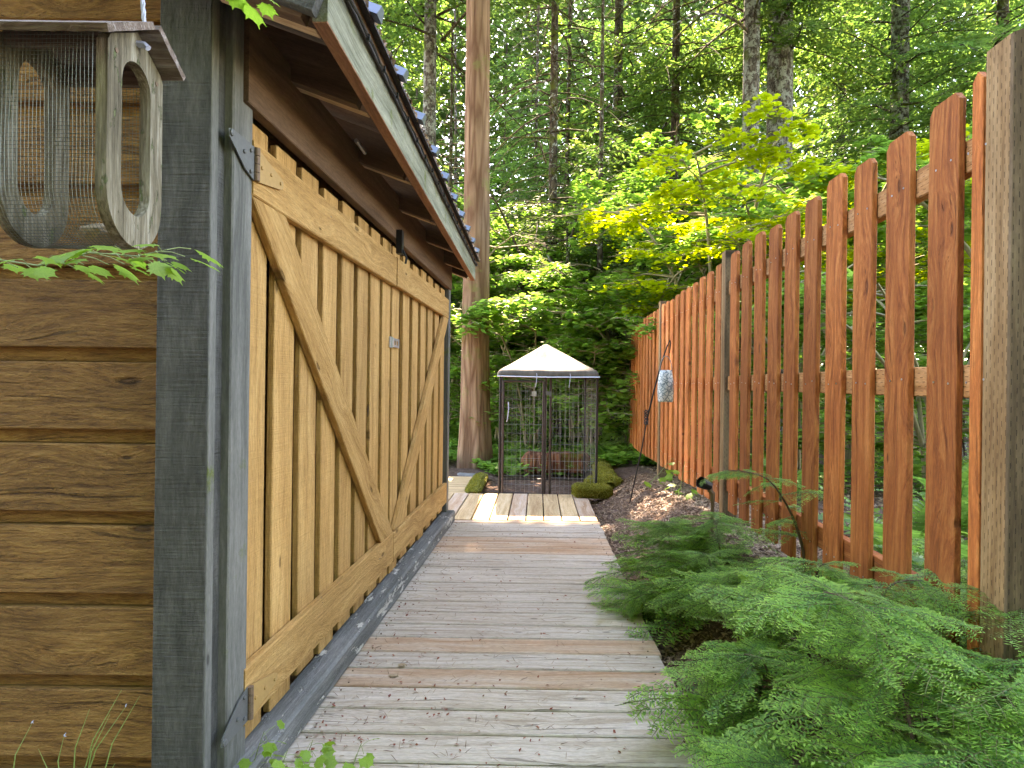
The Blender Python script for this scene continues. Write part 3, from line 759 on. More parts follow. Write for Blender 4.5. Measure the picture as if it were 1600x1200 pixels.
# ------------------------------------------------------------------ kennel
kx0, kx1, ky0, ky1, kz0, kz1 = P(781,700,6.14).x, P(932,700,6.14).x, 6.14, 7.14, -.03, 1.20
ken = thing('dog_kennel', ((kx0+kx1)/2, (ky0+ky1)/2, kz0), 'small square wire dog kennel with tan fabric canopy at the end of the boardwalk', 'kennel')
def bar(name, a, b, r=.011, mat='brownmetal', parent=ken):
    mm = MB(); mm.tube([a, b], r, 8); return obj(name, mm.mesh(name, M[mat]), parent)
for x in (kx0, kx1):
    for y in (ky0, ky1): bar('corner_post', (x,y,kz0), (x,y,kz1), .013, 'blackmetal')
for z in (kz0+.015, kz1-.01):
    for a, b in (((kx0,ky0,z),(kx1,ky0,z)),((kx1,ky0,z),(kx1,ky1,z)),((kx1,ky1,z),(kx0,ky1,z)),((kx0,ky1,z),(kx0,ky0,z))): 
        bar('frame_bar', a, b, .010, 'blackmetal' if z > 1 else 'brownmetal')
xm = P(856,700,6.14).x
for x in (xm-.030, xm+.022): bar('middle_post', (x,ky0-.004,kz0), (x,ky0-.004,kz1-.02), .012, 'brownmetal')
def wires(name, A, B, z0, z1, pv=.043, ph=.082, parent=ken, r=.0012):
    mm = MB(); A = Vector(A); B = Vector(B); L = (B-A).length; n = max(2, int(L/pv))
    for i in range(n+1):
        p = A.lerp(B, i/n); j = random.uniform(-.004,.004)
        mm.tube([(p.x,p.y,z0),(p.x+j,p.y+random.uniform(-.006,.006),(z0+z1)/2),(p.x,p.y,z1)], r, 4, False)
    m_ = int((z1-z0)/ph)
    for i in range(m_+1):
        z = z0 + (z1-z0)*i/m_; a = Vector((A.x,A.y,z)); b = Vector((B.x,B.y,z)); c = a.lerp(b,.5)+Vector((0,0,random.uniform(-.005,.005)))
        mm.tube([a, c, b], r*1.1, 4, False)
    o = obj(name, mm.mesh(name, M['wire']), parent); tag(o, kind='stuff'); return o
# door on the left half of the front
dx0, dx1 = kx0+.03, xm-.052; dy = ky0-.022
mm = MB()
for a, b in (((dx0,dy,kz0+.01),(dx0,dy,kz1-.07)),((dx1,dy,kz0+.03),(dx1,dy,kz1-.07)),((dx0,dy,kz1-.07),(dx1,dy,kz1-.07)),((dx0,dy,kz0+.03),(dx1,dy,kz0+.03))): mm.tube([a,b], .011, 8)
kd = obj('door', mm.mesh('kennel_door', M['brownmetal']), ken)
wires('wire_panel', (dx0,dy,0), (dx1,dy,0), kz0+.04, kz1-.08, parent=kd)
mm = MB(); mm.quadbox(dx1-.12, dx1-.07, dy-.02, dy-.012, kz1-.22, kz1-.17); obj('latch_plate', mm.mesh('latch_plate', M['steel']), kd)
mm = MB(); mm.tube([(dx0+.05,dy-.02,.92),(dx0+.055,dy-.03,.85),(dx0+.045,dy-.03,.75),(dx0+.035,dy-.02,.72)], .006, 6); obj('handle', mm.mesh('handle', M['rope']), kd)
wires('wire_panel', (xm+.035,ky0,0), (kx1-.012,ky0,0), kz0+.02, kz1-.03)
wires('wire_panel', (kx1,ky0,0), (kx1,ky1,0), kz0+.02, kz1-.03, .10, .10, r=.0009)
wires('wire_panel', (kx0,ky0,0), (kx0,ky1,0), kz0+.02, kz1-.03, .10, .10, r=.0009)
wires('wire_panel', (kx0,ky1,0), (kx1,ky1,0), kz0+.02, kz1-.03, .075, .10, r=.0008)
mm = MB(); mm.quadbox(xm-.03, xm+.03, ky0-.024, ky0-.016, .99, 1.03); mm.tube([(xm,ky0-.03,1.01),(xm+.02,ky0-.035,.98)], .006, 6); obj('latch', mm.mesh('latch', M['hinge']), ken)
# canopy
def canopy():
    nx, ny = 24, 24; x0, x1, y0, y1 = kx0-.035, kx1+.02, ky0-.045, ky1+.04
    Vv = []; cxm, cym = (x0+x1)/2-.0, (y0+y1)/2
    N = 28
    rings = [(0.0, .36), (.04, .355), (.25, .275), (.5, .18), (.75, .085), (.9, .035), (.97, .008), (1.0, -.02), (1.004, -.05), (1.006, -.075)]
    per = []
    for s in range(4):
        for i in range(N):
            t = -1 + 2*i/N
            per.append([(t,-1),(1,t),(-t,1),(-1,-t)][s])
    Ff = []
    for r, z in rings:
        for k, (a, b) in enumerate(per):
            rc = 1 - .03*(abs(a)**8*abs(b)**8)*r
            sag = -.018*math.sin(PI*min(r,1))*(1-abs(abs(a)-abs(b)))*0 - .016*math.sin(PI*min(r,1))*(1-min(abs(a),abs(b)))
            wob = .006*mnoise.noise(Vector((a*3, b*3, r*4))) + (.010*mnoise.noise(Vector((a*9, b*9, 1))) if r > 1 else 0)
            Vv.append((cxm + a*r*rc*(x1-x0)/2, cym + b*r*rc*(y1-y0)/2, kz1 + .035 + z*.84 + sag + wob))
    n = len(per)
    for i in range(len(rings)-1):
        for k in range(n): Ff.append((i*n+k, i*n+(k+1)%n, (i+1)*n+(k+1)%n, (i+1)*n+k))
    o = obj('canopy', mesh_np('canopy', Vv, Ff, M['canopy'], smooth=True), ken)
    mm = MB(); mm.tube([(x0,y0-.001,kz1-.022),(cxm,y0-.004,kz1-.028),(x1,y0-.001,kz1-.022)], .006, 6); obj('hem', mm.mesh('hem', M['steel']), o)
    mm = MB()
    for x in (kx0+.36, kx1-.28):
        mm.tube([(x,y0-.004,kz1+.01),(x+.004,y0-.012,kz1-.02),(x-.004,y0-.01,kz1-.09),(x-.01,y0-.004,kz1-.13)], .004, 5)
    obj('tie_cord', mm.mesh('tie_cord', M['rope']), ken)
canopy()

# ------------------------------------------------------------------ leaves
def maple_leaf(n=5, detail=1, cup=.12, seed=0):
    """palmate leaf, base at origin, pointing +X, in XY, size ~1"""
    rnd = random.Random(seed); pts = []
    lob = [0, 48, -48, 95, -95, 140, -140][:n+2] if n > 3 else [0, 55, -55, 110, -110]
    lens = {0: 1.0, 48: .92, -48: .92, 95: .72, -95: .72, 140: .46, -140: .46, 55: .88, -55: .88, 110: .62, -110: .62}
    lob = sorted(lob); out = []
    for i, a in enumerate(lob):
        L = lens[a]*.62*rnd.uniform(.93, 1.05); ar = math.radians(a)
        if detail > 1:
            for da, f in ((-11, .74), (-6, .76), (0, 1.0), (6, .76), (11, .74)): out.append((math.cos(ar+math.radians(da))*L*f, math.sin(ar+math.radians(da))*L*f))
        else: out.append((math.cos(ar)*L, math.sin(ar)*L))
        if i < len(lob)-1:
            am = math.radians((a+lob[i+1])/2); nf = .40 if detail > 1 else .44
            out.append((math.cos(am)*nf, math.sin(am)*nf))
    out = [(x+.38, y) for x, y in out]
    Vv = [(.38,0,0)] + [(x, y, -cup*((x-.38)**2+y*y)*1.6 + (.05*abs(y))) for x, y in out] + [(.12,0,0)]
    Ff = [(0, i, i+1) for i in range(1, len(out))] + [(0, len(out), len(out)+1), (0, len(out)+1, 1)]
    return np.array(Vv), np.array(Ff)
def rotmats(nrm, yaw):
    """rotation matrices with Z = nrm"""
    z = nrm/np.linalg.norm(nrm, axis=1, keepdims=True)
    h = np.stack([np.cos(yaw), np.sin(yaw), np.zeros_like(yaw)], 1)
    x = h - z*np.sum(h*z, 1, keepdims=True); x /= np.linalg.norm(x, axis=1, keepdims=True)
    y = np.cross(z, x); return np.stack([x, y, z], 2)
def scatter(tv, tf, pos, R, sc):
    Vv = np.einsum('nij,kj->nki', R, tv)*np.asarray(sc)[:,None,None] + pos[:,None,:]
    n, k = len(pos), len(tv)
    Ff = tf[None] + (np.arange(n)*k)[:,None,None]
    return Vv.reshape(-1,3), Ff.reshape(-1, tf.shape[1])
def join(parts):
    Vs, Fs, b = [], [], 0
    for v, f in parts: Vs.append(np.asarray(v, dtype=np.float64)); Fs.append(np.asarray(f)+b); b += len(v)
    return np.concatenate(Vs), np.concatenate(Fs)
def tubes_np(paths, n=4):
    """paths: list of (pts, radii) -> quads split in tris"""
    mb = MB()
    for p, r in paths: mb.tube(p, list(r), n, False)
    v = np.array([tuple(x) for x in mb.v]); f = np.array(mb.f)
    return v, np.concatenate([f[:, [0,1,2]], f[:, [0,2,3]]])
LEAF = maple_leaf(5, 1); LEAFD = maple_leaf(5, 2)
QUAD = (np.array([(0,0,0),(.5,-.32,-.05),(1,0,-.1),(.5,.32,-.05)]), np.array([(0,1,2),(0,2,3)]))
SPRAY = (np.array([(0,-.05,0),(.5,-.16,.0),(1,0,-.12),(.5,.16,0.0)]), np.array([(0,1,2),(0,2,3)]))

# ------------------------------------------------------------------ logs, moss blocks, rock
def lump(name, p0, p1, r, mat, label, cat, amp=.2, flat=.7, n=14, seg=14, group=None, moss=None):
    p0 = Vector(p0); p1 = Vector(p1); L = (p1-p0).length; Vv = []; Ff = []; so_ = random.uniform(0, 99)
    for i in range(seg+1):
        t = i/seg; e = min(1, min(t, 1-t)*7+.25)**.5
        for k in range(n):
            a = 2*PI*k/n; q = Vector((t*L*3, math.cos(a)*1.2, math.sin(a)*1.2))
            rr = r*e*(1 + amp*mnoise.noise(q + Vector((so_,0,0))) + amp*.5*mnoise.noise(q*3))
            c, s = math.cos(a), math.sin(a); sq = (abs(c)**4+abs(s)**4)**-.25 if flat > .75 else 1
            Vv.append((t*L, c*rr*sq, s*rr*flat*sq))
    for i in range(seg):
        for k in range(n): Ff.append((i*n+k, i*n+(k+1)%n, (i+1)*n+(k+1)%n, (i+1)*n+k))
    mb = MB(); mb.v = Vv; mb.f = Ff + [tuple(reversed(range(n))), tuple(seg*n+k for k in range(n))]
    Mx = frame(p0, p1-p0, (0,0,1))
    me = mb.mesh(name, mat, True)
    if mat is M['moss']:
        r_ = np.random.default_rng(int(so_*10)); nf = int(L*r*52000) + 1500; ii = r_.integers(0, seg, nf); kk = r_.integers(0, n, nf)
        A = np.array(Vv); a = A[ii*n+kk]; b_ = A[ii*n+(kk+1)%n]; c_ = A[(ii+1)*n+kk]; u = r_.random((nf,1)); v = r_.random((nf,1)); p = a + (b_-a)*u + (c_-a)*v
        nn = p*np.array([0,1,1]); nn /= np.linalg.norm(nn, axis=1, keepdims=True)+1e-9; nn += r_.normal(0,.5,(nf,3))
        R = rotmats(nn, r_.uniform(0,6.28,nf)); tv = np.array([(-.25,0,0),(.25,0,0),(.1,.15,1.0)]); tf = np.array([(0,1,2)])
        fv, ff = scatter(tv, tf, p, R, r_.uniform(.5,1.3,nf)*.016)
        base = np.array(Vv); bq = np.array([q for q in mb.f if len(q) == 4]); bt = np.concatenate([bq[:,[0,1,2]], bq[:,[0,2,3]]])
        vv, f2 = join([(base, bt), (fv, ff)]); me = mesh_np(name, vv, f2, [M['moss'], M['mossfuzz']])
        mi = np.zeros(len(f2), dtype=np.int32); mi[len(bt):] = 1; me.polygons.foreach_set('material_index', mi)
    o = obj(name, me, None, Mx)
    return tag(o, label, cat, group)
lump('mossy_log', P(893,766,5.95)+V(0,0,.0), P(957,768,5.95), .075, M['moss'], 'short moss covered timber lying at the right front foot of the kennel', 'log', .25, .8)
lump('mossy_edging', P(952,758,6.2), P(935,716,8.2), .115, M['moss'], 'long moss covered timber edging running back beside the kennel', 'edging', .3, .45)
lump('mossy_log', P(915,752,6.5), P(972,756,6.3), .10, M['moss'], 'thicker mossy timber just behind the short one by the kennel', 'log', .3, .6)
lump('fallen_log', P(816,724,7.75), P(922,722,7.6), .15, M['log'], 'reddish rotten log lying behind the kennel', 'log', .35, .9, 18, 20)
lump('rock', P(712,748,7.7), P(750,748,7.7), .11, M['rock'], 'grey rock among the green ground cover left of the big cedar', 'rock', .4, .6)
lump('mossy_plank', (-.40, 6.2, -.02), (-.36, 7.5, -.02), .085, M['moss'], 'moss covered timber lying between the side walkway and the kennel', 'timber', .15, .35)

# ------------------------------------------------------------------ hook and lantern, spotlight, iron stand
hk = thing('garden_hook', P(985,782,5.2), 'thin dark leaning shepherd hook rod with a twisted knot in front of the fence', 'garden hook')
mb = MB(); pts = [P(984,786,5.2), P(1003,700,5.1), P(1011,655,5.05)]; mb.tube(pts, .006, 6); obj('stake', mb.mesh('stake', M['blackmetal']), hk)
mb = MB(); pts = [P(1011,655,5.05), P(1022,610,5.0), P(1034,565,4.95), P(1042,542,4.95), P(1047,531,4.95), P(1048,536,4.95), P(1046,552,4.95)]; mb.tube(pts, [.008,.007,.006,.0055,.005,.005,.004], 6); obj('hook', mb.mesh('hook', M['blackmetal']), hk)
mb = MB(); c = P(1010,652,5.05)
for ph in (0, 2, 4): mb.tube([c + Vector((math.cos(t*1.3+ph)*.016, math.sin(t*1.3+ph)*.016, -.06+.015*t)) for t in range(9)], .006, 5)
obj('twist', mb.mesh('twist', M['blackmetal']), hk)
lc = P(1040,603,4.93)
lan = thing('hanging_lantern', lc, 'pale blue grey patterned ceramic lantern hanging from the hook before the fence', 'lantern')
mb = MB(); prof = [(.0,-.130),(.054,-.130),(.060,-.12),(.064,-.05),(.062,.03),(.055,.09),(.046,.124),(.040,.128),(.0,.128)]
n = 24
for r, z in prof:
    for k in range(n): mb.v.append((r*math.cos(2*PI*k/n), r*math.sin(2*PI*k/n), z))
for i in range(len(prof)-1):
    for k in range(n): mb.f.append((i*n+k, i*n+(k+1)%n, (i+1)*n+(k+1)%n, (i+1)*n+k))
obj('body', mb.mesh('lantern_body', M['glaze'], True), lan, Matrix.Translation(lc))
mb = MB(); mb.tube([lc + Vector((math.cos(a)*.05, 0, .118+ math.sin(a)*.125)) for a in np.linspace(0, PI, 15)], .0035, 6); obj('handle', mb.mesh('lantern_handle', M['wire']), lan)
# spotlight
sb = P(1113,812,3.35)
sp = thing('garden_spotlight', sb, 'small black garden spotlight on a short stake by the middle fence post', 'spotlight')
mb = MB(); mb.tube([sb+V(0,0,-.08), sb+V(0,0,.10)], .010, 8); mb.tube([sb+V(0,0,.02), sb+V(0,0,.04)], .016, 10); mb.tube([sb+V(0,0,.10), sb+V(.0,0,.145), sb+V(-.02,0,.165)], [.013,.014,.012], 8)
obj('stake', mb.mesh('spot_stake', M['rust']), sp)
mb = MB(); hc = P(1103,757,3.35); ax = Vector((-.86,-.35,.38)).normalized(); a0 = hc - ax*.035
mb.tube([a0, a0+ax*.008, a0+ax*.04, a0+ax*.075], [.014,.024,.029,.032], 16, False)
for p, r in ((a0+ax*.055, .026),): mb.tube([p, p+ax*.002], r, 16)
mb.tube([a0, a0+ax*.002], .014, 12)
obj('lamp_head', mb.mesh('lamp_head', M['blackmetal'], False), sp)
# black iron stand beyond the kennel
ic = P(966,690,9.4); st = thing('iron_plant_stand', ic, 'black wrought iron stand with curved bars beyond the kennel near the fence end', 'plant stand')
for i in range(5):
    mb = MB(); x = -.11 + .055*i
    mb.tube([ic+V(x,0,0), ic+V(x+.03,.0,.35), ic+V(x-.02+.02*i,0,.68)], .013, 6); obj('bar', mb.mesh('stand_bar', M['blackmetal']), st)
for z in (.12, .5):
    mb = MB(); mb.tube([ic+V(math.cos(a)*.14, math.sin(a)*.14, z) for a in np.linspace(0, 2*PI, 17)], .011, 6, False); obj('ring', mb.mesh('stand_ring', M['blackmetal']), st)

def maple_crown(seed, Hh, spread, nbr, lps, leafsize, layer=.16, z0=.25, tmpl=LEAF):
    """arching stems, side branches and flat sprays of leaves; returns (wood paths, leaf pos, normals, sizes)"""
    r = np.random.default_rng(seed); paths = []; pos = []; 
    nst = 5
    for s in range(nst):
        az = 2*PI*(s + r.uniform(-.3,.3))/nst; hh = Hh*r.uniform(.75, 1.0); sp = spread*r.uniform(.35,.75)
        stem = []
        for i in range(11):
            t = i/10; rad = sp*t**1.5; stem.append(np.array([math.cos(az+t*.4)*rad + .06*math.sin(5*t+s), math.sin(az+t*.4)*rad + .06*math.cos(4*t+s), hh*(1-(1-t)**1.5)]))
        paths.append((stem, np.linspace(.045*Hh/4, .010, 11)))
        for b in range(nbr):
            t = r.uniform(z0, 1.0); i = int(t*9.99); base = stem[i]*(1-(t*10-i)) + stem[min(i+1,10)]*(t*10-i)
            a2 = az + r.uniform(-2.1, 2.1); Lb = spread*r.uniform(.35,.75)*(1.1-.5*t)
            br = [base + np.array([math.cos(a2)*Lb*q, math.sin(a2)*Lb*q, Lb*(.30*q-.28*q*q)]) + .03*r.normal(size=3)*q for q in np.linspace(0,1,6)]
            paths.append((br, np.linspace(.014, .004, 6)))
            # twig layers
            for k in range(7):
                q = r.uniform(.25, 1.0); j = int(q*4.99); c = br[j]*(1-(q*5-j)) + br[j+1]*(q*5-j)
                a3 = a2 + r.choice([-1,1])*r.uniform(.5,1.2); Lt = Lb*.42*(1.15-q*.5)
                tip = c + np.array([math.cos(a3)*Lt, math.sin(a3)*Lt, r.uniform(-.05,.05)])
                paths.append(([c, (c+tip)/2+np.array([0,0,.02]), tip], [.005,.004,.002]))
                m = lps
                tt = r.uniform(.15,1.08,m)[:,None]; pp = c + (tip-c)*tt
                side_ = np.array([-math.sin(a3), math.cos(a3), 0])
                pp = pp + side_*r.normal(size=(m,1))*Lt*.24 + np.array([0,0,1])*r.normal(size=(m,1))*layer*.22 - np.array([0,0,1])*.10*tt*tt
                pos.append(pp)
    pos = np.concatenate(pos); n = len(pos)
    nrm = np.stack([r.normal(0,.27,n), r.normal(0,.27,n), np.ones(n)], 1); sz = r.uniform(.7,1.25,n)*leafsize
    R = rotmats(nrm, r.uniform(0, 2*PI, n))
    return tubes_np(paths, 4), scatter(tmpl[0]-np.array([.38,0,0]), tmpl[1], pos, R, sz)
def conifer_crown(seed, z0, z1, rad0, rad1, nb, dens=1.0, droop=.35, curtain=0.0, fs=1.0):
    r = np.random.default_rng(seed); paths = []; P_, N_, Y_, S_ = [], [], [], []
    for b in range(nb):
        t = (b+r.uniform(0,1))/nb; z = z0 + (z1-z0)*t; L = (rad0 + (rad1-rad0)*t)*r.uniform(.65,1.1); az = b*2.399 + r.uniform(-.4,.4)
        dr = droop*r.uniform(.6,1.4); dv = np.array([math.cos(az), math.sin(az), 0]); sv = np.array([-math.sin(az), math.cos(az), 0])
        f = lambda q: dv*L*q + np.array([0,0,1])*(z + L*(.12*q - dr*q*q)) + sv*L*.08*math.sin(q*3+b)
        paths.append(([f(q) for q in np.linspace(0,1,7)], np.linspace(.035, .006, 7)*max(.5, L/3)))
        nt_ = int(24*L/3*1.3)
        for k in range(nt_):
            q = .12 + .88*(k+r.uniform(0,1))/nt_; c = f(q); sg = 1 if k % 2 else -1
            Lt = L*.32*(1.15-q)**.8*r.uniform(.6,1.15)*(.5+.5*min(1,q*3)); d2 = dv*.55 + sv*sg*.85 + np.array([0,0,-.18-curtain*r.uniform(.2,1)]); d2 = d2/np.linalg.norm(d2)
            m = max(3, int(Lt/.055*dens)); tt = np.linspace(.05,1,m)[:,None] + r.uniform(-.04,.04,(m,1))
            pp = c + d2*Lt*tt - np.array([0,0,1])*(.22*Lt)*tt**2 + r.normal(0,.02,(m,3))
            P_.append(pp); yaw = math.atan2(d2[1], d2[0]) + r.uniform(-.9,.9,m); Y_.append(yaw)
            N_.append(np.stack([r.normal(0,.35,m)+dv[0]*.25, r.normal(0,.35,m)+dv[1]*.25, np.ones(m)],1)); S_.append(r.uniform(.09,.19,m)*fs)
    pos = np.concatenate(P_); R = rotmats(np.concatenate(N_), np.concatenate(Y_))
    return tubes_np(paths, 3), scatter(SPRAY[0], SPRAY[1], pos, R, np.concatenate(S_))
def trunk_mesh(name, h, r0, r1, mat, lean=(0,0), flare=.5, seed=0, n=20, seg=30, knots=0):
    Vv = []; Ff = []; so_ = seed*13.7
    for i in range(seg+1):
        t = i/seg; z = -.3 + (h+.3)*t**1.3; r = r0 + (r1-r0)*t**1.3
        r *= 1 + flare*math.exp(-max(z,0)*1.6)
        for k in range(n):
            a = 2*PI*k/n; fl = .10*math.exp(-max(z,0)*1.0)*math.sin(a*5+seed)
            rr = r*(1 + fl + .07*mnoise.noise(Vector((math.cos(a)*1.5, math.sin(a)*1.5, z*.5+so_))) + .05*mnoise.noise(Vector((math.cos(a)*5, math.sin(a)*5, z*.8+so_))))
            Vv.append((math.cos(a)*rr + lean[0]*z, math.sin(a)*rr + lean[1]*z, z))
    for i in range(seg):
        for k in range(n): Ff.append((i*n+k, i*n+(k+1)%n, (i+1)*n+(k+1)%n, (i+1)*n+k))
    return mesh_np(name, Vv, Ff, mat, smooth=True)
def mk(name, vf, mat): return mesh_np(name, vf[0], vf[1], mat)

# crown meshes, shared by several trees
CW, CL = {}, {}
def reg(key, wl, wm, lm): CW[key] = mk(key+'_wood', wl[0], wm); CL[key] = mk(key+'_leaves', wl[1], lm)
reg('fir_a', conifer_crown(1, 2.6, 17, 3.3, 1.4, 120, 1.5, .38, fs=1.15), M['darkbark'], M['fir'])
reg('fir_b', conifer_crown(2, 2.0, 15, 2.9, 1.2, 110, 1.5, .5, .5, fs=1.15), M['darkbark'], M['fir2'])
reg('fir_c', conifer_crown(3, 1.0, 9, 2.3, .5, 70, .9, .3), M['darkbark'], M['fir'])
reg('cedar', conifer_crown(4, 9.6, 24, 3.4, 1.5, 150, 1.0, .30, .4, 1.6), M['darkbark'], M['fir2'])
reg('map_a', maple_crown(11, 3.6, 2.4, 13, 24, .074, layer=.1), M['twig'], M['maple'])
reg('map_b', maple_crown(12, 5.0, 2.6, 14, 22, .085), M['darkbark'], M['mapledk'])
reg('map_c', maple_crown(13, 2.2, 1.7, 9, 18, .078, z0=.15), M['twig'], M['maple'])
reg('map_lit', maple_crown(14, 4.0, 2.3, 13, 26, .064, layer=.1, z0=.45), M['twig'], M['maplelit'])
def rotz(a): return Matrix.Rotation(a, 4, 'Z')
def lit(xp, yp):
    """openings in the tree tops: where the sun comes down to the ground"""
    a = (xp > -1.5) & (xp < .95) & (yp > 4.82) & (yp < 7.6)
    b = (xp > 1.0) & (xp < 5.2) & (yp > 3.6) & (yp < 7.2)
    c = (xp > -3) & (xp < 2.5) & (yp >= 7.6) & (yp < 11.5)
    if c.any(): c &= np.array([mnoise.noise(Vector((p*.6, q*.6, 2))) > -.20 if f else False for p, q, f in zip(xp, yp, c)])
    return a, b, c
def open_gap(me, Mx, k):
    """leaves (k vertices each) that would stand in the openings are left out of this tree's own crown"""
    n = len(me.vertices); co = np.empty(n*3, dtype=np.float32); me.vertices.foreach_get('co', co); co = co.reshape(-1, k, 3)
    A = np.array(Mx); w_ = co[:,0,:] @ A[:3,:3].T + A[:3,3]
    z = w_[:,2]; xp = w_[:,0] - sd.x/sd.z*z; yp = w_[:,1] - sd.y/sd.z*z
    dap = np.array([mnoise.noise(Vector((a*.45, b*.45, 5))) > -.5 for a, b in zip(xp, yp)]) & (yp > 7.2) & (z > 1.1 + .60*w_[:,1])
    za, zb, zc_ = lit(xp, yp); cut = (za & (z > 3.2)) | (zb & (z > 5.9)) | (zc_ & (z > 4.8)) | dap
    if cut.mean() < .01: return me
    keep = ~cut; t = len(me.polygons)//len(co)
    f = np.empty(len(me.polygons)*3, dtype=np.int32); me.polygons.foreach_get('vertices', f); f = f.reshape(-1, t, 3)[keep]
    new = np.cumsum(keep)-1; idx = new[keep.nonzero()[0]]; f = f - (keep.nonzero()[0]*k)[:,None,None] + (idx*k)[:,None,None]
    return mesh_np(me.name, co[keep].reshape(-1,3), f.reshape(-1,3), me.materials[0])
def tree(name, px, d, label, cat, crown=None, tr=None, rz=0, sc=1.0, group=None, zoff=0, x=None, crown_name='crown'):
    X = (px-800)/F*d if x is None else x
    loc = Vector((X, d, gz(X, d)))
    t = thing(name, loc, label, cat, group)
    B = Matrix.Translation(loc)
    if tr is not None: obj('trunk', tr, t, B)
    if crown:
        Mx = B @ Matrix.Translation((0,0,zoff)) @ rotz(rz) @ Matrix.Scale(sc, 4)
        obj('branches', CW[crown], t, Mx); obj(crown_name, open_gap(CL[crown], Mx, 4 if crown[:3] != 'map' else len(LEAF[0])), t, Mx)
    return t
G1 = 'tall conifers standing in the woods'
tree('cedar_tree', 743, 8.5, 'thick reddish brown cedar right behind the kennel, its trunk bare to the picture top', 'tree', 'cedar', trunk_mesh('cedar_trunk', 24, .195, .09, M['cedarbark'], (-.004,0), .35, 1, 28, 46), .4)
tree('fir_tree', 668, 13.0, 'slim dark mottled fir trunk rising above the shed roof', 'tree', 'fir_a', trunk_mesh('fir_trunk', 20, .17, .08, M['firbark'], (-.004,0), .3, 2), 1.0, group=None, zoff=5.5)
tree('fir_tree', 1213, 14.0, 'thickest grey mottled fir trunk above the middle of the fence, right of a thinner twin', 'tree', 'fir_b', trunk_mesh('fir_trunk', 22, .32, .2, M['firbark'], (0,0), .2, 3), 2.2, zoff=6.5)
tree('fir_tree', 1168, 13.2, 'thinner grey fir trunk just left of the thickest one above the fence', 'tree', 'fir_a', trunk_mesh('fir_trunk', 21, .20, .12, M['firbark'], (0,0), .2, 4), 4.0, zoff=6.0)
tree('fir_tree', 1400, 15.0, 'dark fir trunk high above the right part of the fence', 'tree', 'fir_a', trunk_mesh('fir_trunk', 21, .24, .15, M['firbark'], (0,0), .2, 5), 5.0, zoff=4.0)
tree('hemlock_tree', 960, 17.0, 'broad dark hemlock with drooping boughs behind the middle of the picture', 'tree', 'fir_a', trunk_mesh('hem_trunk', 18, .20, .07, M['darkbark'], (0,0), .2, 6), .7, 1.1)
tree('hemlock_tree', 860, 12.5, 'dark hemlock with hanging boughs directly above the kennel', 'tree', 'fir_b', trunk_mesh('hem_trunk', 15, .11, .05, M['darkbark'], (0,0), .2, 7), 3.0, .9, zoff=1.2)
tree('hemlock_tree', 1050, 15.5, 'mossy hemlock between the kennel and the twin fir trunks', 'tree', 'fir_b', trunk_mesh('hem_trunk', 18, .15, .05, M['darkbark'], (0,0), .2, 8), 1.9, 1.15)
tree('hemlock_tree', 1310, 18.0, 'shaggy hemlock between the twin trunks and the right hand trunk', 'tree', 'fir_b', trunk_mesh('hem_trunk', 18, .18, .06, M['darkbark'], (0,0), .2, 9), 4.4, 1.2)
tree('hemlock_tree', 1560, 14.0, 'hemlock partly hidden by the nearest fence post', 'tree', 'fir_a', trunk_mesh('hem_trunk', 18, .18, .06, M['darkbark'], (0,0), .2, 10), 2.4, 1.0)
tree('hemlock_tree', 600, 16.0, 'hemlock mostly hidden by the shed roof', 'tree', 'fir_b', trunk_mesh('hem_trunk', 18, .18, .06, M['darkbark'], (0,0), .2, 11), .4, 1.1)
tree('young_hemlock', 935, 10.8, 'slender young hemlock right behind the kennel canopy', 'tree', 'fir_c', trunk_mesh('hem_trunk', 9, .07, .02, M['darkbark'], (0,0), .2, 12), .9, .75)
tree('young_hemlock', 700, 13.5, 'young hemlock between the shed corner and the cedar trunk', 'tree', 'fir_c', trunk_mesh('hem_trunk', 9, .08, .02, M['darkbark'], (0,0), .2, 13), 2.9, 1.0)
for i, (px, d) in enumerate(((830,22),(905,25),(715,24),(780,27),(1110,24),(1260,27),(1480,25),(1010,30),(640,28),(880,17.5))):
    tree('forest_tree', px, d, ('slim far trunk between the young hemlock and the broad dark hemlock','slim far trunk behind the broad dark hemlock','slim far trunk left of the cedar, behind the young hemlock','slim far trunk just right of the cedar','slim far trunk left of the twin fir trunks','slim far trunk right of the twin fir trunks','slim far trunk right of the dark trunk above the fence','slimmest far trunk in the middle of the woods','slim far trunk left of the mottled fir above the shed roof','nearest of the slim trunks, directly above the kennel peak')[i], 'tree', ('fir_a','fir_b','fir_c')[i%3], trunk_mesh('far_trunk', 16, .08+.015*(i%3), .04, M['darkbark'], (random.uniform(-.02,.02),0), .2, 20+i, 10, 14), i*1.7, 1.0+.1*(i%3), group='slim trees far back in the woods')
# vine maples and understory
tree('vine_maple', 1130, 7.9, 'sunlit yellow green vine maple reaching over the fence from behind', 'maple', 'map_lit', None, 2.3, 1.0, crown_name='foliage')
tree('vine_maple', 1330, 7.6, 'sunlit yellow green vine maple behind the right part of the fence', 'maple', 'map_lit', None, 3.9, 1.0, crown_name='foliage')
tree('vine_maple', 1000, 9.6, 'green vine maple with layered leaves right behind the far end of the fence', 'maple', 'map_a', None, 2.0, 1.0, crown_name='foliage')
tree('vine_maple', 870, 11.2, 'green vine maple with layered leaves above the kennel roof', 'maple', 'map_b', None, 1.2, .95, crown_name='foliage')
tree('vine_maple', 790, 13.5, 'light green vine maple just right of the cedar trunk', 'maple', 'map_a', None, 5.1, 1.25, crown_name='foliage')
tree('vine_maple', 690, 11.5, 'light green vine maple left of the cedar trunk', 'maple', 'map_a', None, .3, 1.2, crown_name='foliage')
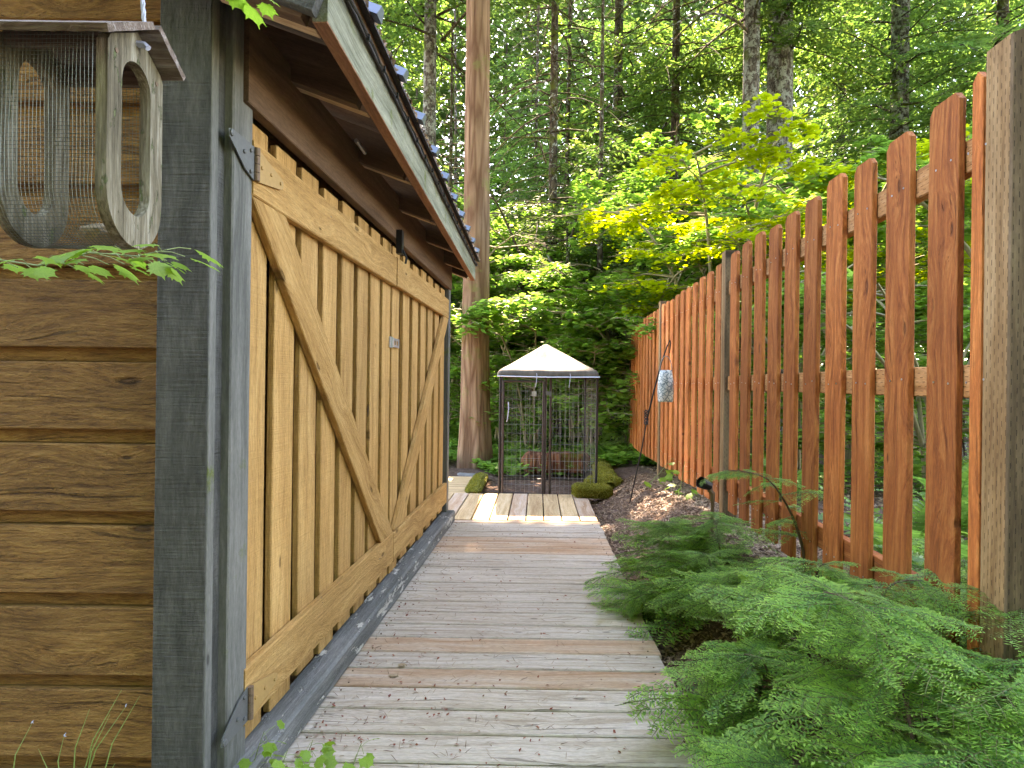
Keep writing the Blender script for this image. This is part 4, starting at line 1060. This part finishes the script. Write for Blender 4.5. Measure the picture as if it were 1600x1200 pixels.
tree('vine_maple', 1080, 11.6, 'tall deep green maple behind the lit ones', 'maple', 'map_b', None, 4.0, 1.15, crown_name='foliage')
tree('vine_maple', 1500, 9.5, 'deep green maple high behind the near end of the fence', 'maple', 'map_b', None, 2.5, 1.0, crown_name='foliage')
tree('vine_maple', 1460, 5.2, 'low green maple shrub seen between the nearest pickets', 'maple', 'map_c', None, 1.1, .9, crown_name='foliage')
tree('vine_maple', 1240, 6.6, 'low green maple shrub seen through the middle of the fence', 'maple', 'map_c', None, 4.1, 1.0, crown_name='foliage')
tree('vine_maple', 1650, 6.0, 'green maple beyond the nearest fence post', 'maple', 'map_a', None, 4.1, 1.1, crown_name='foliage')
for i, (px, d, k, s) in enumerate(((940,16,'map_b',1.3),(760,18,'map_a',1.4),(1200,18,'map_b',1.4),(1400,19,'map_b',1.5),(850,20,'map_a',1.5),(1040,21,'map_a',1.6),(650,19,'map_b',1.5),(560,15,'map_a',1.5),(1000,13,'map_c',1.2))):
    tree('understory_maple', px, d, ('deep woods maple above the right side of the kennel','deep woods maple behind the cedar trunk','deep woods maple behind the twin fir trunks','deep woods maple behind the dark trunk above the fence','deep woods maple above the kennel peak','deep woods maple left of the twin trunks','deep woods maple behind the shed roof end','deep woods maple mostly hidden by the shed','low maple bush beyond the far end of the fence')[i], 'maple', k, None, i*1.3, s, group='leafy maples deep in the woods', crown_name='foliage')
tree('vine_maple', 830, 9.6, 'bright leafy vine maple seen through and just above the kennel', 'maple', 'map_c', None, 2.2, 1.15, crown_name='foliage')
tree('vine_maple', 925, 9.2, 'bright low vine maple right behind the right side of the kennel', 'maple', 'map_c', None, 5.2, 1.0, crown_name='foliage')
tree('vine_maple', 694, 10.6, 'bright low vine maple between the shed and the foot of the cedar', 'maple', 'map_c', None, .2, .85, crown_name='foliage')
tree('vine_maple', 1180, 9.3, 'full green vine maple filling the view behind the middle of the fence', 'maple', 'map_a', None, 3.2, 1.15, crown_name='foliage')
tree('vine_maple', 1330, 10.8, 'tall green vine maple in front of the twin trunks, behind the fence', 'maple', 'map_a', None, 4.9, 1.45, crown_name='foliage')
tree('vine_maple', 930, 13.8, 'tall green vine maple filling the centre of the woods', 'maple', 'map_a', None, 1.9, 1.6, crown_name='foliage')
tree('vine_maple', 1010, 8.9, 'leafy vine maple at the very end of the fence, right of the kennel', 'maple', 'map_c', None, 4.2, 1.2, crown_name='foliage')
tree('vine_maple', 780, 10.4, 'leafy vine maple close behind the cedar, left of the kennel roof', 'maple', 'map_c', None, 1.0, 1.3, crown_name='foliage')
tree('vine_maple', 900, 10.6, 'full leafy vine maple behind the kennel roof peak', 'maple', 'map_a', None, 2.9, .9, crown_name='foliage')
# arching mossy limb beyond the kennel (leaning from right)
mb = MB(); mb.tube([P(985,555,9.6), P(940,505,9.8), P(905,470,10), P(870,430,10.3), P(850,380,10.6)], [.09,.08,.06,.05,.03], 8)
lo = obj('leaning_limb', mb.mesh('leaning_limb', M['darkbark'], True)); tag(lo, 'thick mossy limb leaning over behind the far end of the fence', 'tree limb')
# unseen boughs added above the picture to shade the near path, and the woods the photographer stands in
def overhead():
    r = np.random.default_rng(77); P_ = []
    while len(P_) < 420:
        xp, yp, y = r.uniform(-4.5,4.5), r.uniform(-3,4.75), r.uniform(6,16); z = (y-yp)*sd.z/sd.y; x = xp + z*sd.x/sd.z
        if z < 1.8 + .66*y or z > 19: continue
        P_.append((x, y, z))
    pos = []
    for p in P_:
        m = 60; a = r.uniform(0, 6.28); q = r.uniform(0, 1, m); dv = np.array([math.cos(a), math.sin(a), -.15]); sv = np.array([-math.sin(a), math.cos(a), 0])
        pos.append(np.array(p) + dv*q[:,None]*1.5 + sv*(r.normal(0,.28,m)*(1.1-q))[:,None] + np.array([0,0,1])*r.normal(0,.04,m)[:,None] - np.array([0,0,.3])*(q**2)[:,None])
    pos = np.concatenate(pos); z = pos[:,2]; yp = pos[:,1]-sd.y/sd.z*z; keep = (yp < 4.8) & (z > 1.5+.655*pos[:,1]); pos = pos[keep]; m = len(pos)
    nrm = np.stack([r.normal(0,.35,m), r.normal(0,.35,m), np.ones(m)],1)
    return scatter(SPRAY[0], SPRAY[1], pos, rotmats(nrm, r.uniform(0,6.28,m)), r.uniform(.2,.42,m))
ct = [o for o in bpy.data.objects if o.name == 'cedar_tree'][0]
obj('shade_boughs', mk('shade_boughs', overhead(), M['fir2']), ct)
for i, (x, y, k, sc_) in enumerate(((-3.5,-5,'fir_a',1.0),(0.5,-7,'fir_b',1.0),(4.5,-5.5,'fir_a',1.0),(-8,-6,'fir_b',1.2),(9,-6,'fir_b',1.1),(2.5,-11,'fir_a',1.3),(-3,-11,'fir_b',1.3),(7,-12,'fir_a',1.4),(-2,-3.8,'map_b',1.0),(2.4,-4.4,'map_b',1.0))):
    tree('tree_behind', 0, y, '%s of the woods behind the photographer, %s' % ('Hanging fir' if k[:3] == 'fir' else 'Leafy maple', ('first on the left','straight behind','first on the right','far left','far right','back middle','back left','back right','nearest left','nearest right')[i]), 'tree', k, trunk_mesh('trunk', 16, .16, .06, M['darkbark'], (0,0), .2, 60+i, 10, 12), i*1.3, sc_, group='trees behind the photographer', zoff=-1.0 if k[:3] == 'fir' else 0, x=x)
# far woods as one mass
def farwood():
    r = np.random.default_rng(40); parts = []
    n = 300000
    y = r.uniform(26, 60, n); x = r.uniform(-.95, 1.0, n)*y
    h = 4.0 + .66*y + 4.0*np.array([mnoise.noise(Vector((a*.23, b*.12, 0))) for a, b in zip(x, y)])
    z = r.uniform(0, 1, n)**.9*h + .1
    # clumps: drop points where the noise is low so that gaps open
    keep = np.array([mnoise.noise(Vector((a*.55, b*.4, c*.6))) for a, b, c in zip(x, y, z)]) > -.30
    pos = np.stack([x, y, z], 1)[keep]; m = len(pos)
    nrm = np.stack([r.normal(0,.6,m), r.normal(0,.6,m), np.ones(m)], 1)
    return scatter(QUAD[0], QUAD[1], pos, rotmats(nrm, r.uniform(0, 6.28, m)), r.uniform(.25,.6,m))
tag(obj('distant_woods', mk('distant_woods', farwood(), M['farleaf'])), 'distant mass of mixed woodland behind everything', 'woods', None, 'stuff')

bw = obj('woods_behind', bpy.data.objects['distant_woods'].data, None, Matrix.Translation((0, 14, 0)) @ rotz(PI)); tag(bw, 'mass of woodland behind the photographer', 'woods', None, 'stuff')
# ground cover beyond
def cover(name, n, region, size, mat, hmax, label, seed):
    r = np.random.default_rng(seed); pts = []
    while len(pts) < n:
        x, y = r.uniform(region[0], region[1]), r.uniform(region[2], region[3])
        if kx0-.1 < x < kx1+.1 and ky0-.2 < y < ky1+.1 and r.random() > .05: continue
        if mnoise.noise(Vector((x*.8, y*.8, seed))) < -.18: continue
        if y < 7.5 and x > -.25 and x < FX + KS*y + .12: continue
        pts.append((x, y, gz(x, y) + r.uniform(.2,1)*hmax*(.55+.6*mnoise.noise(Vector((x*1.6, y*1.6, 9)))+.2)))
    pos = np.array(pts); m = len(pos); nrm = np.stack([r.normal(0,.3,m), r.normal(0,.3,m), np.ones(m)], 1)
    vf = scatter(LEAF[0]-np.array([.38,0,0]), LEAF[1], pos, rotmats(nrm, r.uniform(0,6.28,m)), r.uniform(.7,1.3,m)*size)
    tag(obj(name, mk(name, vf, mat)), label, 'ground cover', None, 'stuff')
cover('ground_cover', 15000, (-2.2, 2.6, 7.35, 13), .085, M['cover'], .26, 'low bright green leafy ground cover around the cedar and behind the kennel', 3)
cover('herb_layer', 14000, (1.9, 7, 2.0, 12), .055, M['mapledk'], .22, 'low green herbs growing on the woodland side of the fence', 4)
cover('far_herbs', 9000, (-9, 12, 12, 26), .15, M['cover'], .45, 'green herbs covering the forest floor far behind', 5)

# ------------------------------------------------------------------ sword ferns behind the fence
def frond_mesh(seed, L=.62):
    r = np.random.default_rng(seed); n = 27; Vv = []; Ff = []
    rv, rf = tubes_np([([np.array([L*(t-.12*t*t),0,L*(.62*t-.75*t*t)]) for t in np.linspace(0,1,8)], np.linspace(.003,.001,8))], 3)
    def f(t): return np.array([L*(t - .12*t*t), 0, L*(.62*t - .75*t*t)])
    for i in range(n):
        t = .08 + .92*i/n; c = f(t); w = .085*math.sin(PI*min(1, .12+t*.95))**.6*(1.05-t*.55)
        for s in (-1, 1):
            b = len(Vv); a = np.array([.25, s*1.0, -.12]); a /= np.linalg.norm(a); q = np.array([.0062, 0, .002])
            Vv += [c-q, c+a*w*.5-q*.9, c+a*w+q*.5, c+a*w*.5+q*1.2, c+q]
            Ff += [(b,b+1,b+4),(b+1,b+3,b+4),(b+1,b+2,b+3)]
    return join([(np.array(Vv), np.array(Ff)), (rv, rf)])
FROND = [mk('frond', frond_mesh(i, .55+.1*i), M['fern']) for i in range(2)]
for x, y, s, lab in ((1.66,2.10,1.0,'nearest sword fern close behind the fence beside the near post'), (1.78,2.75,1.1,'sword fern behind the fence, second from the near post'), (2.5,3.4,1.1,'sword fern farther back behind the fence, behind the first two'), (2.1,4.7,.8,'small sword fern behind the middle fence post')):
    t = thing('sword_fern', (x,y,gz(x,y)), lab, 'fern', 'sword ferns behind the fence')
    for k in range(15):
        Mx = Matrix.Translation((x,y,gz(x,y)+.01)) @ rotz(k*2.4+random.uniform(-.2,.2)) @ Matrix.Rotation(-random.uniform(.15,1.05), 4, 'Y') @ Matrix.Scale(s*random.uniform(.8,1.2), 4)
        obj('frond', FROND[k%2], t, Mx)

# ------------------------------------------------------------------ young hemlocks beside the path
def bough(seed, L=.36):
    r = np.random.default_rng(seed); Vv = []; Ff = []; T = []; tw = []
    def needles(a, b, dens, tipness):
        a = np.array(a); b = np.array(b); d_ = b-a; ln = np.linalg.norm(d_); d_ = d_/ln; s = np.cross(d_, np.array([0,0,1.0])); s /= np.linalg.norm(s)
        n = max(3, int(ln/.0085*dens))
        for i in range(n):
            t = i/n; c = a + (b-a)*t
            for sg in (-1, 1):
                l = r.uniform(.015,.026)*(1.0-.35*max(0,t-.7)/.3); v = d_*r.uniform(.25,.65) + s*sg + np.array([0,0,r.uniform(-.1,.25)]); v /= np.linalg.norm(v)
                w_ = np.cross(v, np.array([0,0,1.0]))*.0028; k = len(Vv); Vv.extend([c-w_*.6, c+v*l*.55-w_, c+v*l, c+v*l*.55+w_]); Ff.extend([(k,k+1,k+2),(k,k+2,k+3)])
                tp = min(1, max(0, tipness*(.25+.9*t) + r.uniform(-.12,.12))); T.extend([tp*.6, tp, min(1,tp*1.1), tp])
    def main(t): return np.array([L*t, .018*math.sin(t*3.2+seed), L*(.06*t - .26*t*t)])
    m = 10
    for i in range(m): needles(main(i/m), main((i+1)/m), .8, .1 + .75*(i/m)**2)
    tw.append(([main(i/8) for i in range(9)], np.linspace(.0022,.0007,9)))
    ns = 7
    for i in range(ns*2):
        t = .08 + .9*(i+r.uniform(-.3,.3))/(ns*2); sg = 1 if i % 2 else -1; c = main(t); ln = L*.42*(1.08-t)**.75*r.uniform(.7,1.1)*(.55+.45*min(1,t*4))
        d2 = np.array([.72, sg*.72, -.05]); d2 /= np.linalg.norm(d2); e = c + d2*ln + np.array([ln*.06, 0, -ln*r.uniform(.15,.45)]); mid = (c+e)/2 + np.array([0,0,ln*.05])
        needles(c, mid, .9, .35+.2*t); needles(mid, e, .9, .8); tw.append(([c, mid, e], [.0011,.0009,.0005]))
        if ln > .085:
            for q in (.35,.68):
                for s2 in (-1,1):
                    c2 = c*(1-q)+e*q + np.array([0,0,.004]); l2 = ln*.38*(1.1-q)*r.uniform(.7,1.2)
                    a2 = math.atan2(d2[1], d2[0]) + s2*.75; e2 = c2 + np.array([math.cos(a2)*l2, math.sin(a2)*l2, -l2*.15]); needles(c2, e2, .85, .75)
    return (np.array(Vv), np.array(Ff), np.array(T)), tubes_np(tw, 3)
BO = []
for i in range(5):
    (v, f, t), (v2, f2) = bough(50+i, .34+.02*i)
    Vv, Ff = join([(v, f), (v2, f2)])
    me = mesh_np('bough', Vv, Ff, [M['hemlock'], M['twigg']], attr=np.concatenate([t, np.zeros(len(v2))]))
    mi = np.zeros(len(Ff), dtype=np.int32); mi[len(f):] = 1; me.polygons.foreach_set('material_index', mi); BO.append(me)
    print('bough tris', len(Ff))
def sapling(base, h, lean, label, n=26, bs=1.0, droop=.5, az_bias=None, group=None, bushy=1.0, rt=.5):
    """lean: (dx, dy) of the nodding leader"""
    base = Vector(base); t = thing('hemlock_sapling', base, label, 'sapling', group)
    def f(q):
        return base + Vector((lean[0]*(.15*q+.85*q**2.6), lean[1]*(.15*q+.85*q**2.6), h*(q - .26*max(0,q-.72)**1.3*4)))
    mb = MB(); pts = [f(i/16) for i in range(17)]; mb.tube(pts, [(.0065*(1-i/18)+.001)*(.7+h*.6) for i in range(17)], 6); obj('stem', mb.mesh('stem', M['stem'], True), t)
    n = int(n*1.35); bs *= 1.15
    for k in range(n):
        q = .08 + .90*(k/n)**.85; az = k*2.4 + random.uniform(-.5,.5)
        if az_bias is not None and random.random() < .45: az = az_bias + random.uniform(-.9,.9)
        s = bs*(1.15 - .62*q)*random.uniform(.6,1.1)*bushy*2.0*rt
        Mx = Matrix.Translation(f(q)) @ rotz(az) @ Matrix.Rotation(random.uniform(-.42,.22)+.15*q, 4, 'Y') @ Matrix.Rotation(random.uniform(-.4,.4), 4, 'X') @ Matrix.Scale(s, 4)
        obj('bough', BO[k%5], t, Mx)
    for i in range(4):     # the nodding tip
        q = .86 + .045*i; d_ = (f(min(q+.03,1.0))-f(q-.03)); Mx = frame(f(q), d_ + Vector((0,0,-.01)), (random.uniform(-.3,.3), -.2, 1)) @ Matrix.Scale(.42*bs, 4)
        obj('bough', BO[i%5], t, Mx)
    return t
def gp(px, py, d): p = P(px, py, d); p.z = gz(p.x, p.y); return p
def sx_(px, d): x = (px-800)/F*d; return (x, d, gz(x, d)-.01)
sapling(sx_(1052,3.25), .46, (-.02,.05), 'low spreading hemlock sapling farthest along the path, below the spotlight', 40, 1.05)
sapling(sx_(1010,3.0), .26, (-.05,-.1), 'small hemlock sapling hugging the far edge of the boardwalk', 22, .8)
sapling(sx_(1265,2.60), .62, (-.36,-.05), 'hemlock sapling with nodding top arching left below the middle fence post', 14, .72)
sapling(sx_(1268,1.98), .50, (.04,-.02), 'hemlock sapling with bare dark stem in the middle of the bank', 24, .95, az_bias=2.6)
sapling(sx_(1445,1.42), .60, (-.20,.06), 'tall hemlock sapling with slanting dark stem near the bottom right', 32, 1.0)
sapling(sx_(1345,1.80), .50, (.12,-.1), 'hemlock sapling with arching top before the lower pickets', 22, .95)
sapling(sx_(1275,1.52), .24, (-.1,-.05), 'low dense hemlock sapling at the bottom edge beside the boardwalk', 42, 1.0, az_bias=3.3)
sapling(sx_(1560,1.62), .46, (.02,-.12), 'hemlock sapling against the foot of the nearest fence post', 30, 1.0)
sapling(sx_(1620,1.30), .40, (.0,.0), 'hemlock sapling filling the bottom right corner', 30, 1.0)
sapling(sx_(1120,2.75), .34, (-.05,.02), 'hemlock sapling on the bank between the far low one and the nodding one', 24, 1.0, az_bias=2.8)
sapling(sx_(1225,1.85), .34, (-.12,-.02), 'hemlock sapling leaning to the planks in front of the bare stemmed one', 26, 1.0, az_bias=3.0)
sapling(sx_(1370,1.30), .24, (-.03,.0), 'low hemlock sapling at the very bottom of the picture', 32, .95)
sapling(sx_(1190,2.45), .26, (-.05,.0), 'low hemlock sapling between the far low one and the one spilling onto the boards', 26, .95)
sapling(sx_(1130,3.05), .36, (-.05,.02), 'hemlock sapling just in front of the spotlight', 26, 1.0, az_bias=2.8)
sapling(sx_(1500,1.95), .42, (.02,.0), 'hemlock sapling tucked against the pickets left of the nearest post', 26, 1.0)
sapling(sx_(1480,1.20), .42, (.05,-.02), 'hemlock sapling at the bottom edge left of the corner one', 30, 1.0)
sapling(sx_(985,8.6), .5, (-.2,-.05), 'drooping green sapling beside the far end of the fence', 18, 1.3)

# ------------------------------------------------------------------ near maple sprigs, herbs, grass
LM = []
for i in range(3):
    tv, tf = maple_leaf(5, 2, .25, i); LM.append(mk('leaf', (tv-np.array([.0,0,0]), tf), M['mapnear']))
def sprig(name, pts, leaves, label, cat, size, rs=.0018, mat='gstem', spread=.03, tilt=.45, drop=.0):
    pts = [Vector(p) for p in pts]; t = thing(name, pts[0], label, cat)
    mb = MB(); mb.tube(pts, [rs*(1-.6*i/(len(pts)-1)) for i in range(len(pts))], 6); obj('stem', mb.mesh('twig', M[mat]), t)
    for k in range(leaves):
        q = (k+.6)/leaves*(len(pts)-1); j = min(int(q), len(pts)-2); c = pts[j].lerp(pts[j+1], q-j)
        dirv = (pts[j+1]-pts[j]).normalized(); yaw = math.atan2(dirv.y, dirv.x) + (1 if k%2 else -1)*random.uniform(.4,1.5)
        e = c + Vector((math.cos(yaw), math.sin(yaw), random.uniform(-.35,.3)))*spread*random.uniform(.5,1.2) - Vector((0,0,drop))
        mb = MB(); mb.tube([c, (c+e)/2+Vector((0,0,.003)), e], .0007, 4); obj('leaf_stalk', mb.mesh('leaf_stalk', M['gstem']), t)
        nrm = Vector((random.gauss(0,tilt), random.gauss(0,tilt)-.35, 1)); Mx = frame(e, (math.cos(yaw), math.sin(yaw), -.25), nrm) @ Matrix.Scale(size*random.uniform(.7,1.2), 4)
        obj('leaf', LM[k%3], t, Mx)
sprig('maple_sprig', [P(-80,395,.95), P(60,415,.93), P(140,395,.92), P(215,400,.91), P(262,390,.90)], 30, 'bright green maple sprig reaching in from the left below the feeder', 'maple sprig', .052, spread=.035, tilt=.35)
sprig('maple_sprig', [P(250,-60,.95), P(320,-35,.93), P(365,-14,.93), P(400,-12,.93)], 14, 'bright maple leaves hanging in at the top edge above the grey corner post', 'maple sprig', .052, spread=.02, tilt=.3)
for bx, by, d, n, lab in ((395,1225,1.62,3,'leafy seedling at the foot of the door hinge'), (470,1240,1.60,4,'leafy seedling on the boardwalk edge at the bottom of the picture'), (545,1245,1.6,3,'rightmost leafy seedling at the bottom edge of the boardwalk'), (430,1260,1.5,3,'lowest leafy seedling by the sill beam')):
    b = P(bx,by,d); 
    sprig('maple_seedling', [b, b+V(.0,-.0,.05), b+V(.02,-.01,.11), b+V(.035,-.015,.15)], 11, lab, 'seedling', .046, spread=.035, tilt=.75)
gt = thing('grass_tuft', (-.98, 1.33, 0), 'thin green grass stems rising in front of the lowest siding boards', 'grass tuft')
for (x0_, y0_, x1_, y1_) in ((15,1210,50,1130),(98,1210,100,1150),(112,1210,140,1108),(118,1215,190,1078),(130,1215,172,1116),(150,1215,218,1088),(105,1215,60,1170),(175,1215,180,1192),(122,1215,196,1105)):
    a = P(x0_,y0_+40,1.35); b = P(x1_,y1_,1.33); c = (a+b)/2 + Vector((-.012,0,.015)); mb = MB(); mb.tube([a, c, b], [.0016,.0013,.0004], 4); obj('stem', mb.mesh('grass_stem', M['grass']), gt)
for (px, py) in ((50,1128),(100,1149),(196,1103)):
    c = P(px,py,1.33); mb = MB()
    for k in range(4): mb.tube([c, c+Vector((random.uniform(-.006,.006),0,random.uniform(-.004,.006)))], [.0012,.0006], 4)
    obj('seed_head', mb.mesh('seed_head', M['rope']), gt)
sprig('leafy_shrub', [sx_(1010,5.6), P(1030,740,5.5), P(1050,715,5.4)], 12, 'small bright leafy shrub at the foot of the fence behind the hook', 'shrub', .10, .004, spread=.09)
sprig('leafy_shrub', [sx_(1060,4.9), P(1062,770,4.9), P(1070,720,4.8)], 14, 'bright leafy shrub below the hanging lantern', 'shrub', .085, .004, spread=.10)
sprig('leafy_shrub', [sx_(1190,2.35), P(1190,900,2.3), P(1195,885,2.25)], 6, 'broad leaved weed among the hemlock saplings', 'weed', .09, .003, spread=.03, tilt=.2)

# ------------------------------------------------------------------ litter
def litter(name, n, fn, size, mat, label, seed, elong=1.0):
    r = np.random.default_rng(seed); pos = np.array([fn(r) for _ in range(n)])
    nrm = np.stack([r.normal(0,.45,n), r.normal(0,.45,n), np.ones(n)],1)
    tv = np.array([(-.5,-.18,0),(.3,-.28,.05),(.55,.1,.0),(-.2,.3,.08),(0,0,.16)])*np.array([elong,1/elong,1]); tf = np.array([(0,1,4),(1,2,4),(2,3,4),(3,0,4)])
    vf = scatter(tv, tf, pos, rotmats(nrm, r.uniform(0,6.28,n)), r.uniform(.5,1.4,n)*size)
    tag(obj(name, mk(name, vf, mat)), label, 'litter', None, 'stuff')
def bank(r):
    y = r.uniform(.9,6.5); x = deck_r(y) + .02 + r.uniform(0,1)*(1.0); return (x, y, gz(x,y)+.004)
litter('bark_litter', 26000, bank, .020, M['duff'], 'dry brown bark chips and dead leaves covering the bank beside the boardwalk', 1, 1.3)
def bank2(r):
    y = r.uniform(1,9)**1.0; x = FX + KS*y + r.uniform(0,2.5); return (x, y, gz(x,y)+.004)
litter('forest_litter', 9000, bank2, .03, M['duff'], 'dead leaves on the ground behind the fence', 2)
def ondeck(r):
    y = 1.5 + 3.3*r.random()**1.8; l, rr = deck_l(y)+.02, deck_r(y)-.02
    x = l + (rr-l)*r.random()**1.7; return (x, y, .004)
litter('bud_scales', 420, ondeck, .011, M['redlit'], 'tiny red brown bud scales scattered on the grey planks', 3)
litter('fallen_needles', 1300, ondeck, .009, M['duff'], 'fallen needles and specks scattered on the grey planks', 4, 3.2)
def clusters(r):
    c = [(-.42,1.98),(-.30,1.86),(-.50,1.85),(-.38,2.22),(-.22,2.02),(-.47,2.9)][int(r.integers(0,6))]
    return (c[0]+r.normal(0,.035), c[1]+r.normal(0,.02), .005)
litter('bud_clusters', 70, clusters, .009, M['redlit'], 'little heaps of red bud scales near the shed side of the planks', 5)
for i, (px, py) in enumerate(((620,1042),(618,1063),(480,1178),(1070,1092))):
    d = H*F/(py-600); p = P(px,py,d); p.z = .006
    o = obj('dry_leaf', mk('dry_leaf', maple_leaf(5,2,.5,i+7), M['drylf']), None, frame(p, (math.cos(i*2),math.sin(i*2),.1), (.1,.1,1)) @ Matrix.Scale(.045,4))
    tag(o, ['curled tan dead leaf on the planks near the shed sill','smaller tan dead leaf just in front of the curled one','tan dead leaf at the bottom left of the planks','tan dead leaf near the right edge of the planks'][i], 'dead leaf')
print('objects', len(bpy.data.objects), 'tris', sum(len(m.polygons) for m in bpy.data.meshes))
